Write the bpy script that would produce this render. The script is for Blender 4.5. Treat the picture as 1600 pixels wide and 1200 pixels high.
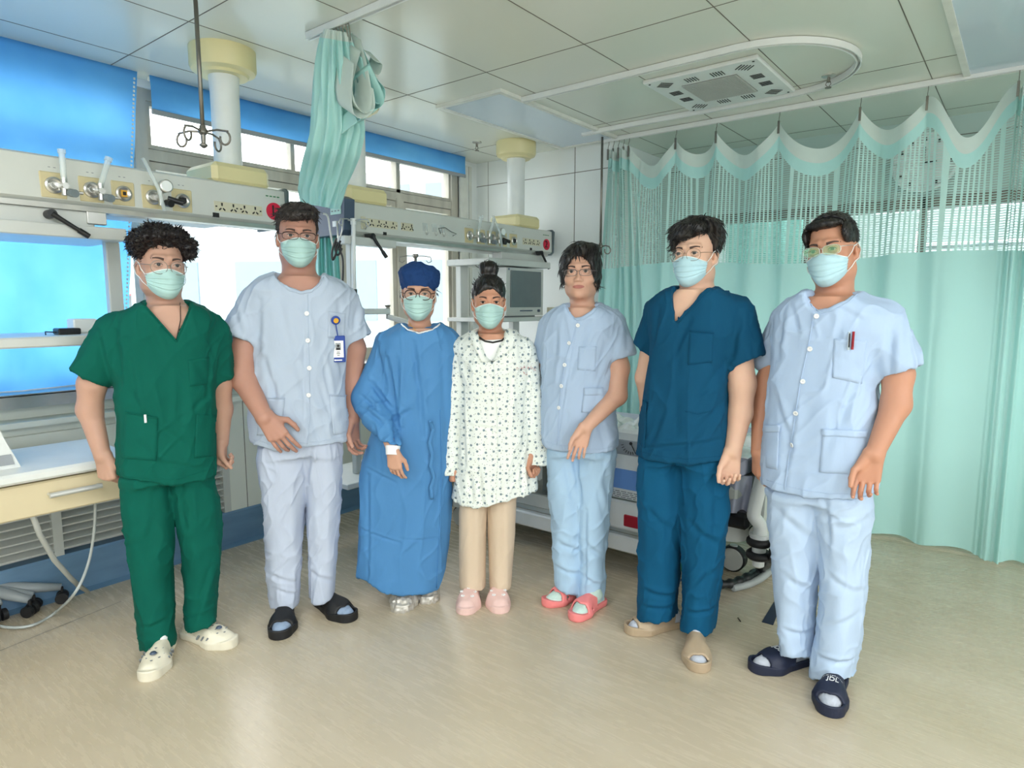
import bpy, math, random
import numpy as np
from mathutils import Vector, Matrix
from mathutils.bvhtree import BVHTree
S = bpy.context.scene
for o in list(bpy.data.objects): bpy.data.objects.remove(o)
# ------------------------------------------------------------------ camera
F_PX, TH, CH, AZ = 1014.5, math.radians(7.08), 1.40, math.radians(38.3)
cam = bpy.data.objects.new('camera', bpy.data.cameras.new('camera'))
S.collection.objects.link(cam)
cam.location = (0, 0, CH); cam.rotation_euler = (math.pi/2-TH, 0, AZ)
cam.data.sensor_width = 36; cam.data.lens = 36*F_PX/1600; cam.data.clip_start = .02; cam.data.clip_end = 500
S.camera = cam
# ------------------------------------------------------------------ view, world, sun light
S.view_settings.view_transform = 'Standard'; S.view_settings.look = 'None'
S.view_settings.gamma = 1; S.view_settings.use_curve_mapping = False
S.view_settings.exposure = 0.45
W = bpy.data.worlds.new('overcast_sky'); S.world = W; W.use_nodes = True
nt = W.node_tree; nt.nodes.clear()
wo = nt.nodes.new('ShaderNodeOutputWorld'); bg = nt.nodes.new('ShaderNodeBackground')
tc = nt.nodes.new('ShaderNodeTexCoord'); sp = nt.nodes.new('ShaderNodeSeparateXYZ'); cr = nt.nodes.new('ShaderNodeValToRGB')
nt.links.new(tc.outputs['Generated'], sp.inputs[0]); nt.links.new(sp.outputs['Z'], cr.inputs[0])
cr.color_ramp.elements[0].position = .0; cr.color_ramp.elements[0].color = (.80,.86,.90,1)
cr.color_ramp.elements[1].position = .5; cr.color_ramp.elements[1].color = (1,1,1,1)
nt.links.new(cr.outputs[0], bg.inputs[0]); bg.inputs[1].default_value = 4.2
nt.links.new(bg.outputs[0], wo.inputs[0])
def area(name, loc, rot, sx, sy, power, col=(1,1,1), portal=False, parent=None):
    l = bpy.data.lights.new(name, 'AREA'); l.shape = 'RECTANGLE'; l.size = sx; l.size_y = sy; l.energy = power; l.color = col
    o = bpy.data.objects.new(name, l); o.location = loc; o.rotation_euler = rot; S.collection.objects.link(o)
    if portal: l.cycles.is_portal = True
    if parent: o.parent = parent
    return o
FILL_POWER = 14
area('added_window_portal', (4.15, 0, 1.75), (0, math.pi/2, 0), 1.7, 6.0, 1, portal=True)  # guides sky light through the added opening in the right wall
area('window_daylight_portal', (-4.0, 1.9, 1.8), (0, -math.pi/2, 0), 1.7, 6.0, 1, portal=True)
# ------------------------------------------------------------------ pixel helpers (rays of the camera against real planes)
def ray(u, v):
    c = 600-v; xc = u-800; yc = F_PX*math.cos(TH)+c*math.sin(TH); z = c*math.cos(TH)-F_PX*math.sin(TH)
    return Vector((xc*math.cos(AZ)-yc*math.sin(AZ), xc*math.sin(AZ)+yc*math.cos(AZ), z))
EYE = Vector((0, 0, CH))
def onX(u, v, x): r = ray(u, v); return EYE + r*(x/r.x)
def onY(u, v, y): r = ray(u, v); return EYE + r*(y/r.y)
def onZ(u, v, z): r = ray(u, v); return EYE + r*((z-CH)/r.z)
def atD(u, v, d):
    r = ray(u, v); k = d/(-r.x*math.sin(AZ)+r.y*math.cos(AZ)); return EYE + r*k
# ------------------------------------------------------------------ materials
def lin(c): return tuple(((x/255)/12.92 if x/255 <= .04045 else ((x/255+.055)/1.055)**2.4) for x in c)
MATS = {}
def mat(name, rgb, rough=.5, metal=0, var=.06, scale=12, bump=0, bscale=60, stretch=(1,1,1), trans=0, spec=.5, emit=0, alpha=1, sheen=0, coat=0, sss=0, glass=0, var2=None):
    """procedural principled: rgb is sRGB 0-255, noise varies it by var"""
    if name in MATS: return MATS[name]
    m = bpy.data.materials.new(name); m.use_nodes = True; N = m.node_tree.nodes; L = m.node_tree.links
    b = N['Principled BSDF']; out = N['Material Output']
    c = lin(rgb)
    t = N.new('ShaderNodeTexCoord'); mp = N.new('ShaderNodeMapping'); mp.inputs['Scale'].default_value = stretch
    L.new(t.outputs['Object'], mp.inputs[0])
    n = N.new('ShaderNodeTexNoise'); n.inputs['Scale'].default_value = scale; n.inputs['Detail'].default_value = 4
    L.new(mp.outputs[0], n.inputs['Vector'])
    r = N.new('ShaderNodeValToRGB'); r.color_ramp.elements[0].position = .3; r.color_ramp.elements[1].position = .7
    c2 = lin(var2) if var2 else tuple(x*(1-var) for x in c); c1 = tuple(min(1, x*(1+var*.6)) for x in c) if not var2 else c
    r.color_ramp.elements[0].color = (*c2, 1); r.color_ramp.elements[1].color = (*c1, 1)
    L.new(n.outputs['Fac'], r.inputs[0]); L.new(r.outputs[0], b.inputs['Base Color'])
    b.inputs['Roughness'].default_value = rough; b.inputs['Metallic'].default_value = metal
    b.inputs['Specular IOR Level'].default_value = spec; b.inputs['Alpha'].default_value = alpha
    b.inputs['Coat Weight'].default_value = coat; b.inputs['Sheen Weight'].default_value = sheen
    b.inputs['Transmission Weight'].default_value = glass
    if sss: b.inputs['Subsurface Weight'].default_value = sss; b.inputs['Subsurface Radius'].default_value = (.012,.005,.003)
    if emit: b.inputs['Emission Color'].default_value = (*c, 1); b.inputs['Emission Strength'].default_value = emit
    bump_out = None
    if bump:
        n2 = N.new('ShaderNodeTexNoise'); n2.inputs['Scale'].default_value = bscale; n2.inputs['Detail'].default_value = 5
        L.new(mp.outputs[0], n2.inputs['Vector'])
        bm_ = N.new('ShaderNodeBump'); bm_.inputs['Strength'].default_value = bump; bm_.inputs['Distance'].default_value = .004
        L.new(n2.outputs['Fac'], bm_.inputs['Height']); L.new(bm_.outputs[0], b.inputs['Normal']); bump_out = bm_.outputs[0]
    if trans:
        td = N.new('ShaderNodeBsdfTranslucent'); L.new(r.outputs[0], td.inputs[0])
        if bump_out: L.new(bump_out, td.inputs['Normal'])
        mx = N.new('ShaderNodeMixShader'); mx.inputs[0].default_value = trans
        L.new(b.outputs[0], mx.inputs[1]); L.new(td.outputs[0], mx.inputs[2]); L.new(mx.outputs[0], out.inputs[0])
    MATS[name] = m; return m
M = lambda n: MATS[n]
mat('white_wall', (236,241,239), .45, var=.03, scale=3)
mat('cream_wall', (226,230,220), .5, var=.03, scale=3)
mat('far_wall_paint', (188,204,198), .5, var=.04, scale=2)
mat('ceiling_panel', (222,226,214), .22, var=.02, scale=1.5, spec=.6)
mat('seam_dark', (112,108,98), .7)
mat('white_metal', (225,229,226), .35, var=.03)
mat('grey_white_metal', (196,200,195), .35, var=.05, scale=5)
mat('unit_white', (203,207,200), .38, var=.03, scale=5)
mat('beige_plastic', (222,212,160), .4, var=.04, scale=4)
mat('beige_plate', (205,193,150), .45, var=.08, scale=20)
mat('cream_panel', (214,200,164), .5, var=.05, scale=4)
mat('aluminium', (212,214,210), .4, .5)
mat('steel', (200,200,196), .3, .9, var=.1, scale=8)
mat('dark_steel', (136,132,124), .38, .8, var=.15, scale=14)
mat('frame_grey', (196,192,178), .5, var=.22, scale=9, stretch=(1,1,.3), bump=.1)
mat('frame_white', (224,226,218), .45, var=.1, scale=9)
mat('black_plastic', (26,27,29), .4, var=.2)
mat('rubber_black', (24,25,28), .55, var=.2)
mat('slate_plastic', (70,86,108), .4, var=.08)
mat('grey_plastic', (150,156,160), .45, var=.08)
mat('red_vinyl', (206,24,62), .4, var=.06)
mat('dark_red', (160,16,38), .4, var=.06)
mat('mint_label', (176,216,206), .5, var=.05)
mat('blue_skirting', (104,140,170), .45, var2=(92,126,156), scale=5, stretch=(1,1,4))
mat('clear_glass', (235,245,245), .04, glass=0, alpha=.10, var=.01, spec=.8)
mat('clear_plastic', (225,238,238), .1, alpha=.42, var=.05, spec=.8)
mat('blue_stripe', (104,150,214), .45, var=.04)
mat('bed_white', (222,226,224), .4, var=.03)
mat('bed_grey', (200,204,198), .45, var=.04)
mat('sheet_lilac', (186,190,208), .8, var=.06, bump=.3, bscale=12)
mat('plastic_film', (236,240,242), .25, var=.08, scale=30, bump=.9, bscale=24)
mat('screen_dark', (104,114,116), .25, var=.05)
mat('ink_black', (22,22,24), .6, var=.1)
mat('ink_grey', (120,126,130), .6)
mat('ink_green', (40,120,70), .6)
mat('navy_tape', (32,42,68), .5, var=.15)
mat('green_tag', (30,120,90), .5)
mat('hose_clear', (200,208,206), .25, var=.1, alpha=.75)
mat('bag_black', (34,38,40), .4, var=.3, scale=20, bump=.8, bscale=30)
mat('diffuser', (186,202,212), .12, var=.03, scale=2, emit=.05)
mat('lamp_lit', (240,246,255), .4, emit=6, var=0)
# ------------------------------------------------------------------ mesh builder
class MB:
    def __init__(s): s.v = []; s.f = []
    def add(s, vs, fs):
        n = len(s.v); s.v += [tuple(p) for p in vs]; s.f += [tuple(i+n for i in f) for f in fs]; return s
    def box(s, a, b, M4=None, ch=0):
        x0,y0,z0 = a; x1,y1,z1 = b
        if x0>x1: x0,x1=x1,x0
        if y0>y1: y0,y1=y1,y0
        if z0>z1: z0,z1=z1,z0
        c = min(ch, (x1-x0)*.45, (y1-y0)*.45, (z1-z0)*.45)
        if c <= 0:
            vs = [Vector(p) for p in [(x0,y0,z0),(x1,y0,z0),(x1,y1,z0),(x0,y1,z0),(x0,y0,z1),(x1,y0,z1),(x1,y1,z1),(x0,y1,z1)]]
            fs = [(0,3,2,1),(4,5,6,7),(0,1,5,4),(1,2,6,5),(2,3,7,6),(3,0,4,7)]
        else:
            vs = []; 
            for (sx, X) in ((-1,(x0,x0+c)),(1,(x1,x1-c))):
                for (sy, Yy) in ((-1,(y0,y0+c)),(1,(y1,y1-c))):
                    for (sz, Z) in ((-1,(z0,z0+c)),(1,(z1,z1-c))):
                        vs += [Vector((X[0],Yy[1],Z[1])), Vector((X[1],Yy[0],Z[1])), Vector((X[1],Yy[1],Z[0]))]
            I = lambda a,b,c_,k: ((a*2+b)*2+c_)*3+k
            fs = [(I(0,0,0,0),I(0,0,1,0),I(0,1,1,0),I(0,1,0,0)),(I(1,0,0,0),I(1,1,0,0),I(1,1,1,0),I(1,0,1,0)),
                  (I(0,0,0,1),I(1,0,0,1),I(1,0,1,1),I(0,0,1,1)),(I(0,1,0,1),I(0,1,1,1),I(1,1,1,1),I(1,1,0,1)),
                  (I(0,0,0,2),I(0,1,0,2),I(1,1,0,2),I(1,0,0,2)),(I(0,0,1,2),I(1,0,1,2),I(1,1,1,2),I(0,1,1,2))]
            for a in (0,1):
                for b_ in (0,1):
                    fs.append((I(a,b_,0,0),I(a,b_,1,0),I(a,b_,1,1),I(a,b_,0,1)))
                    fs.append((I(a,0,b_,0),I(a,1,b_,0),I(a,1,b_,2),I(a,0,b_,2)))
                    fs.append((I(0,a,b_,1),I(1,a,b_,1),I(1,a,b_,2),I(0,a,b_,2)))
                    for c_ in (0,1): fs.append((I(a,b_,c_,0),I(a,b_,c_,1),I(a,b_,c_,2)))
        if M4: vs = [M4 @ p for p in vs]
        return s.add(vs, fs)
    def tube(s, pts, r, n=10, cap=True, closed=False):
        pts = [Vector(p) for p in pts]; k = len(pts); R = r if hasattr(r,'__len__') else [r]*k
        vs = []; fs = []; up = None
        for i,p in enumerate(pts):
            if closed: t = pts[(i+1)%k]-pts[i-1]
            else: t = pts[min(i+1,k-1)]-pts[max(i-1,0)]
            t = t.normalized() if t.length>1e-9 else Vector((0,0,1))
            if up is None: up = t.orthogonal().normalized()
            else:
                up = up - t*up.dot(t)
                up = up.normalized() if up.length>1e-6 else t.orthogonal().normalized()
            w = t.cross(up)
            for j in range(n):
                a = 2*math.pi*j/n; vs.append(p + (up*math.cos(a)+w*math.sin(a))*R[i])
        for i in range(k if closed else k-1):
            i2 = (i+1)%k
            for j in range(n): fs.append((i*n+j, i*n+(j+1)%n, i2*n+(j+1)%n, i2*n+j))
        if cap and not closed: fs.append(tuple(range(n))[::-1]); fs.append(tuple((k-1)*n+j for j in range(n)))
        return s.add(vs, fs)
    def cyl(s, a, b, r, r2=None, n=24): return s.tube([a,b],[r, r if r2 is None else r2], n)
    def lathe(s, prof, o=(0,0,0), n=32, M4=None):
        vs=[]; fs=[]; k=len(prof); o=Vector(o)
        for (r,z) in prof:
            for j in range(n):
                a=2*math.pi*j/n; p=Vector((r*math.cos(a), r*math.sin(a), z))
                vs.append(o+(M4@p if M4 else p))
        for i in range(k-1):
            for j in range(n): fs.append((i*n+j,i*n+(j+1)%n,(i+1)*n+(j+1)%n,(i+1)*n+j))
        fs.append(tuple(range(n))[::-1]); fs.append(tuple((k-1)*n+j for j in range(n)))
        return s.add(vs,fs)
    def prism(s, poly, axis, a, b):
        """polygon extruded along axis ('x','y','z') between a and b; poly gives the two other coordinates in order"""
        def P(q,h): return {'x':(h,q[0],q[1]),'y':(q[0],h,q[1]),'z':(q[0],q[1],h)}[axis]
        n=len(poly); vs=[P(q,a) for q in poly]+[P(q,b) for q in poly]
        fs=[tuple(range(n))[::-1], tuple(range(n,2*n))]+[(i,(i+1)%n,n+(i+1)%n,n+i) for i in range(n)]
        return s.add(vs,fs)
    def grid(s, P, thick=0, tdir=None):
        """P: 2D list of points -> sheet, optionally solid by offset vector tdir*thick"""
        ni=len(P); nj=len(P[0]); vs=[Vector(q) for row in P for q in row]
        fs=[(i*nj+j,i*nj+j+1,(i+1)*nj+j+1,(i+1)*nj+j) for i in range(ni-1) for j in range(nj-1)]
        if thick:
            n=len(vs); vs2=[p+Vector(tdir)*thick for p in vs]; fs2=[tuple(x+n for x in f[::-1]) for f in fs]
            edge=[(0,j) for j in range(nj)]+[(i,nj-1) for i in range(1,ni)]+[(ni-1,j) for j in range(nj-2,-1,-1)]+[(i,0) for i in range(ni-2,0,-1)]
            e=[i*nj+j for i,j in edge]; m=len(e)
            fs3=[(e[(k+1)%m],e[k],e[k]+n,e[(k+1)%m]+n) for k in range(m)]
            vs=vs+vs2; fs=fs+fs2+fs3
        return s.add(vs,fs)
    def build(s, name, m, parent=None, smooth=False, kind=None, angle=None):
        me = bpy.data.meshes.new(name); me.from_pydata(s.v, [], s.f); me.update()
        if isinstance(m,str): m = M(m)
        me.materials.append(m)
        if smooth or angle:
            me.shade_smooth() if not angle else me.shade_smooth()
            if angle: me.set_sharp_from_angle(angle=math.radians(angle))
        o = bpy.data.objects.new(name, me); S.collection.objects.link(o)
        if parent: o.parent = parent; o.matrix_parent_inverse = parent_inv(parent)
        if kind: o['kind'] = kind
        return o
LOCAL = set()
def parent_inv(p):
    # children of ordinary things are modelled in world space; children of LOCAL things in the thing's own space
    if p.name in LOCAL or p.type == 'MESH': return Matrix()
    return Matrix.LocRotScale(p.location, p.rotation_euler, p.scale).inverted()
def thing(name, loc, label, cat, group=None, rz=0, local=False):
    o = bpy.data.objects.new(name, None); S.collection.objects.link(o); o.empty_display_size = .1
    o.location = loc; o.rotation_euler = (0,0,rz); o['label'] = label; o['category'] = cat
    if group: o['group'] = group
    if local: LOCAL.add(o.name)
    return o
def tag(o, label, cat, group=None):
    o['label'] = label; o['category'] = cat
    if group: o['group'] = group
    return o
def txt(name, s, size, loc, rot, m, parent=None, ext=.0008, align='CENTER'):
    c = bpy.data.curves.new(name, 'FONT'); c.body = s; c.size = size; c.align_x = align; c.align_y = 'CENTER'; c.extrude = ext
    c.materials.append(M(m)); o0 = bpy.data.objects.new(name+'_tmp', c); S.collection.objects.link(o0)
    bpy.context.view_layer.update()
    me = bpy.data.meshes.new_from_object(o0.evaluated_get(bpy.context.evaluated_depsgraph_get())); 
    bpy.data.objects.remove(o0); bpy.data.curves.remove(c)
    me.transform(Matrix.LocRotScale(Vector(loc), rot if not isinstance(rot,tuple) else __import__('mathutils').Euler(rot), (1,1,1)))
    me.name = name; o = bpy.data.objects.new(name, me); S.collection.objects.link(o)
    if parent: o.parent = parent; o.matrix_parent_inverse = parent_inv(parent)
    return o
# ================================================================== ROOM
CEIL = 2.6; XW = -3.85; YF = 4.38; YB = 5.2; XR = 4.0; YN = -4.0
# floor with long faint streaks
m = mat('floor_vinyl', (200,188,166), .28, var2=(190,177,152), scale=1.4, stretch=(1.1,2.4,1), spec=.5)
N = m.node_tree.nodes; L = m.node_tree.links; b_ = N['Principled BSDF']
n2 = N.new('ShaderNodeTexNoise'); n2.inputs['Scale'].default_value = 5; n2.inputs['Detail'].default_value = 8; n2.inputs['Roughness'].default_value = .7
mp2 = N.new('ShaderNodeMapping'); mp2.inputs['Scale'].default_value = (1.0,8,1); t_ = [n for n in N if n.type=='TEX_COORD'][0]
L.new(t_.outputs['Object'], mp2.inputs[0]); L.new(mp2.outputs[0], n2.inputs['Vector'])
r2 = N.new('ShaderNodeValToRGB'); r2.color_ramp.elements[0].position=.62; r2.color_ramp.elements[1].position=.8
r2.color_ramp.elements[0].color=(1,1,1,1); r2.color_ramp.elements[1].color=(.66,.58,.46,1)
mx = N.new('ShaderNodeMix'); mx.data_type='RGBA'; mx.blend_type='MULTIPLY'; mx.inputs[0].default_value=.14
rr = [n for n in N if n.type=='VALTORGB'][0]
L.new(n2.outputs['Fac'], r2.inputs[0]); L.new(rr.outputs[0], mx.inputs[6]); L.new(r2.outputs[0], mx.inputs[7]); L.new(mx.outputs[2], b_.inputs['Base Color'])
rm = N.new('ShaderNodeMapRange'); rm.inputs[3].default_value=.2; rm.inputs[4].default_value=.34; L.new(n2.outputs['Fac'], rm.inputs[0]); L.new(rm.outputs[0], b_.inputs['Roughness'])
MB().box((XW-.1,YN,-.06),(XR,YB,0)).build('floor', m, kind='structure')
sm_ = MB(); p0=onZ(0,1017,0); p1=onZ(120,968,0)
d_=(p1-p0).normalized(); q_=Vector((-d_.y,d_.x,0))*.0025
sm_.add([p0-q_+Vector((0,0,.0008)),p1+d_*.2-q_+Vector((0,0,.0008)),p1+d_*.2+q_+Vector((0,0,.0008)),p0+q_+Vector((0,0,.0008))],[(0,1,2,3)])
sm_.build('trim_9', 'seam_dark', kind='structure')
# ceiling: slab, panels divided by seams
MB().box((XW-.25,YN,CEIL),(XR,YB,CEIL+.08)).build('ceiling','ceiling_panel',kind='structure')
s_ = MB(); e=.0022
for x in (-2.95+.03, -2.32, -1.72, -1.10, -.5, .12, .72, 1.32, 1.92): s_.box((x-e,YN,CEIL-.0012),(x+e,YB,CEIL+.001))
s_.box((-3.53,-4,CEIL-.0012),(-3.53+2*e,YB,CEIL+.001))
for y in (-2.2,-1.0,.15,.96-1.2+.55, 1.46, 2.72, 3.955, 5.0): s_.box((XW,y-e,CEIL-.0012),(XR,y+e,CEIL+.001))
s_.build('trim_1','seam_dark',kind='structure')
# walls
w = MB(); w.box((XR,YN,0),(XR+.1,YB,.9)); w.box((XR,YN,2.5),(XR+.1,YB,CEIL)); w.box((XR,3.0,.9),(XR+.1,YB,2.5)); w.box((XR,YN,.9),(XR+.1,-3.0,2.5)); w.build('wall_right','white_wall',kind='structure')
w = MB()
for y in (-3,-1.5,0,1.5,2.95): w.box((XR+.02,y,.9),(XR+.08,y+.05,2.5))
w.box((XR+.02,-3,.9),(XR+.08,3,.95)); w.box((XR+.02,-3,2.45),(XR+.08,3,2.5)); w.build('window_3','frame_white',kind='structure')  # unseen window strip, added so daylight brightens ceiling, curtain and people
MB().box((XW,YN-.1,0),(XR,YN,CEIL)).build('wall_front','white_wall',kind='structure')
w = MB(); w.box((XW-.2,YF,0),(-2.5,YF+.1,CEIL)); w.box((-2.6,YF+.1,0),(-2.5,YB,CEIL)); w.build('wall_back','white_wall',kind='structure')
s_ = MB()
for z in (2.405,): s_.box((XW,YF-.0015,z-.0025),(-2.5,YF,z+.0025))
s_.box((-2.84,YF-.0015,0),(-2.835,YF,CEIL)); s_.box((-3.72,YF-.0015,.9),(-3.717,YF,CEIL))
s_.build('trim_2','seam_dark',kind='structure')
# recessed far wall with a long interior window seen through the curtain net
w = MB(); w.box((-2.5,YB,0),(XR,YB+.1,1.15)); w.box((-2.5,YB,2.1),(XR,YB+.1,CEIL)); w.box((-2.5,YB,1.15),(-2.1,YB+.1,2.1)); w.box((.9,YB,1.15),(XR,YB+.1,2.1))
w.build('wall_far','far_wall_paint',kind='structure')
f_ = MB(); f_.box((-2.1,YB-.02,2.03),(.9,YB+.1,2.1)); f_.box((-2.1,YB-.02,1.15),(.9,YB+.1,1.2))
for x in (-2.1,-1.35,-.62,.1,.86): f_.box((x,YB-.02,1.15),(x+.04,YB+.1,2.1))
f_.build('window_4','dark_steel',kind='structure')
s_=MB(); s_.box((-2.5,YB-.002,2.475),(XR,YB,2.48)); s_.box((-1.6,YB-.002,2.1),(-1.595,YB,CEIL)); s_.build('trim_3','seam_dark',kind='structure')
# room beyond the far window
mat('beyond_wall',(190,206,204),.6,var=.1,scale=3)
w = MB(); w.box((-3.2,8.6,0),(3.0,8.7,3.0)); w.box((-3.2,YB+.1,0),(-3.1,8.6,3.0)); w.box((2.9,YB+.1,0),(3.0,8.6,3.0)); w.box((-3.2,YB+.1,2.9),(3,8.7,3.0)); w.box((-3.2,YB+.1,-.05),(3,8.7,0))
w.build('wall_beyond','beyond_wall',kind='structure')
for i,(y,z,x0,x1) in enumerate([(6.4,2.45,-1.3,.9),(7.3,2.42,-1.4,1.0),(8.0,2.35,-1.4,1.1)]):
    t=thing('strip_lamp',((x0+x1)/2,y,z),{0:'nearest and highest',1:'middle',2:'farthest and lowest'}[i]+' of the lit strip lamps seen through the curtain mesh','lamp','strip lamps in the room beyond')
    MB().box((x0,y-.05,z+.02),(x1,y+.05,z+.06)).build('housing','white_metal',t)
    MB().box((x0+.02,y-.03,z),(x1-.02,y+.03,z+.02)).build('tube','lamp_lit',t)
    for xx in (x0+.1,x1-.1): MB().cyl((xx,y,z+.06),(xx,y,2.9),.008).build('hanger','white_metal',t)
mat('equip_white',(226,232,236),.4,var=.05); mat('equip_teal',(120,190,190),.5,var=.1); mat('equip_grey',(120,132,136),.5,var=.1)
random.seed(4)
t=thing('storage_rack',(-.2,7.6,0),'white wire storage rack in the room beyond the mesh curtain','rack')
for x in (-.9,.5):
    for y in (7.5,7.9): MB().cyl((x,y,0),(x,y,2.1),.015).build('upright','equip_white',t)
for z in (.5,1.0,1.4,1.7,1.95): MB().box((-.9,7.48,z),(.5,7.92,z+.03)).build('shelf','equip_white',t)
for x,z,w_,h,c in [(-.85,1.73,.25,.18,'equip_white'),(-.5,1.73,.3,.14,'equip_teal'),(.1,1.73,.3,.2,'equip_grey'),(-.8,1.43,.3,.2,'equip_teal'),(-.35,1.43,.25,.22,'equip_white'),(.05,1.43,.35,.18,'equip_white')]:
    tag(MB().box((x,7.52,z),(x+w_,7.85,z+h),ch=.01).build('storage_box',c),{'equip_white':'white','equip_teal':'teal','equip_grey':'grey'}[c]+' box on the '+('upper' if z>1.6 else 'lower')+' shelf of the far rack, '+('left end' if x<-.7 else 'middle' if x<0 else 'right end'),'box','boxes on the far rack')
t=thing('hanging_curtain',(-1.7,6.2,0),'mint curtain hanging in the room beyond the left end of the far window','curtain')
mat('mint_far',(150,208,200),.8,var=.1,trans=.3)
P=[[(-2.3+1.0*i/40, 6.2+.04*math.sin(i*1.1), z) for z in (.3,1.2,2.3)] for i in range(41)]
MB().grid(P,.003,(0,1,0)).build('cloth','mint_far',t,smooth=True)
MB().cyl((-2.4,6.2,2.31),(-1.2,6.2,2.31),.012).build('rail','white_metal',t)
area('far_room_light',(-.2,6.8,2.85),(0,0,0),3,1.5,110,(1,1,.98))
# wall clock on far wall (seen faintly through the net)
c0=onY(1445,255,YB-.03); t=thing('wall_clock',c0,'round wall clock on the far wall behind the curtain net','clock')
Rm=Matrix.Rotation(math.pi/2,4,'X')
MB().lathe([(.19,0),(.19,.03),(.175,.034),(.175,.02),(.001,.02)],c0,40,Rm).build('dial','white_wall',t,angle=40)
h=MB(); h.box(c0+Vector((-.004,-.03,0)),c0+Vector((.004,-.026,.1))); h.box(c0+Vector((0,-.03,-.004)),c0+Vector((.07,-.026,.004)))
for k in range(12):
    a=k*math.pi/6; p=c0+Vector((.15*math.sin(a),-.024,.15*math.cos(a))); h.box(p-Vector((.006,.003,.01)),p+Vector((.006,.003,.01)))
h.build('hands','ink_black',t)
# ---- window wall
w=MB()
w.box((XW-.2,YN,0),(XW,YF,.98)); w.box((XW-.2,YN,2.56),(XW,YF,CEIL)); w.box((XW-.2,4.15,.98),(XW,YF,2.56)); w.box((XW-.2,YN,.98),(XW,-1.2,2.56))
w.build('wall_left','white_wall',kind='structure')
def frame_rect(mb,y0,y1,z0,z1,t,x0=XW-.09,x1=XW-.03):
    mb.box((x0,y0,z0),(x1,y0+t,z1)); mb.box((x0,y1-t,z0),(x1,y1,z1)); mb.box((x0,y0+t,z0),(x1,y1-t,z0+t)); mb.box((x0,y0+t,z1-t),(x1,y1-t,z1))
glass_rects=[]
ys=[-1.2,.2,1.63,2.93,3.50,4.12]; 
for i in range(len(ys)-1):
    y0,y1=ys[i],ys[i+1]
    mb=MB(); mb.box((XW-.11,y0-.035,.98),(XW-.01,y0+.035,2.56 if i!=4 else 2.2)) 
    if i==len(ys)-2: mb.box((XW-.11,y1-.045,.98),(XW-.01,y1+.03,2.56))
    mb.box((XW-.10,y0,2.185),(XW-.02,y1,2.245)); mb.box((XW-.10,y0,.98),(XW-.02,y1,1.03)); mb.box((XW-.10,y0,2.50),(XW-.02,y1,2.56))
    wf=mb.build('window_%d'%(i+5),'frame_grey',kind='structure')
    sash=MB(); frame_rect(sash,y0+.035,y1-.035,1.03,2.18,.04); frame_rect(sash,y0+(.04 if i!=4 else -.02),y1-(.04 if i!=3 else -.02),2.25,2.50,.022)
    if i==2: sash.box((XW-.085,2.57,2.25),(XW-.035,2.6,2.5))
    so=sash.build('sash','frame_grey' if i!=1 else 'frame_white'); so.parent=wf
    g=MB().box((XW-.064,y0+.04,1.04),(XW-.058,y1-.04,2.18)).box((XW-.064,y0+.04,2.26),(XW-.058,y1-.04,2.5)).build('pane','clear_glass'); g.parent=wf
# white reveal trim at right end
MB().box((XW-.02,4.15,.98),(XW+.02,4.24,2.56)).box((XW-.0,4.27,.98),(XW+.012,4.30,2.56)).build('trim_4','frame_white',kind='structure')
# steel sill, panel casing under windows
MB().box((XW-.05,YN,.975),(-3.60,YF,.985)).box((-3.62,YN,.92),(-3.60,YF,.98)).build('trim_5','steel',kind='structure')
c=MB(); c.box((XW,YN,.86),(-3.66,YF,.92)); c.box((XW,YN,.20),(-3.56,1.0-2.2,.86)); c.box((XW,1.86,.20),(-3.55,YF,.86)); c.box((XW,-1.2,.60),(-3.55,1.86,.80)); c.box((XW,-1.2,.2),(-3.62,1.86,.6))
c.box((XW,YN,.84),(-3.53,YF,.865)); c.box((XW,-1.2,.80),(-3.58,1.86,.84))
c.build('wall_casing','cream_wall',kind='structure')
g=MB()
for k in range(10):
    z=.225+k*.037; g.add([(-3.60,-1.2,z+.022),(-3.555,-1.2,z),(-3.555,1.83,z),(-3.60,1.83,z+.022),(-3.60,-1.2,z+.03),(-3.553,-1.2,z+.008),(-3.553,1.83,z+.008),(-3.60,1.83,z+.03)],[(0,3,2,1),(4,5,6,7),(1,2,6,5),(0,1,5,4),(2,3,7,6)])
for y in (-1.2,.2,1.0,1.84): g.box((-3.60,y-.02,.2),(-3.548,y+.02,.61))
tag(g.build('louvre_grille','grey_white_metal'),'long cream louvred grille under the window ledge behind the drawer unit','grille')
s_=MB(); s_.box((-3.552,1.96,.2),(-3.548,1.963,.84)); s_.box((-3.552,3.0,.2),(-3.548,3.003,.84)); s_.build('trim_6','seam_dark',kind='structure')
MB().prism([(XW,0),(-3.50,0),(-3.54,.012),(-3.543,.19),(-3.55,.2),(XW,.2)],'y',YN,YF).build('baseboard_left','blue_skirting',kind='structure')
MB().prism([(YF,0),(YF-.05,0),(YF-.012,.03),(YF-.01,.12),(YF,.12)],'x',-3.55,-2.5).build('baseboard_back','blue_skirting',kind='structure')
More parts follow.
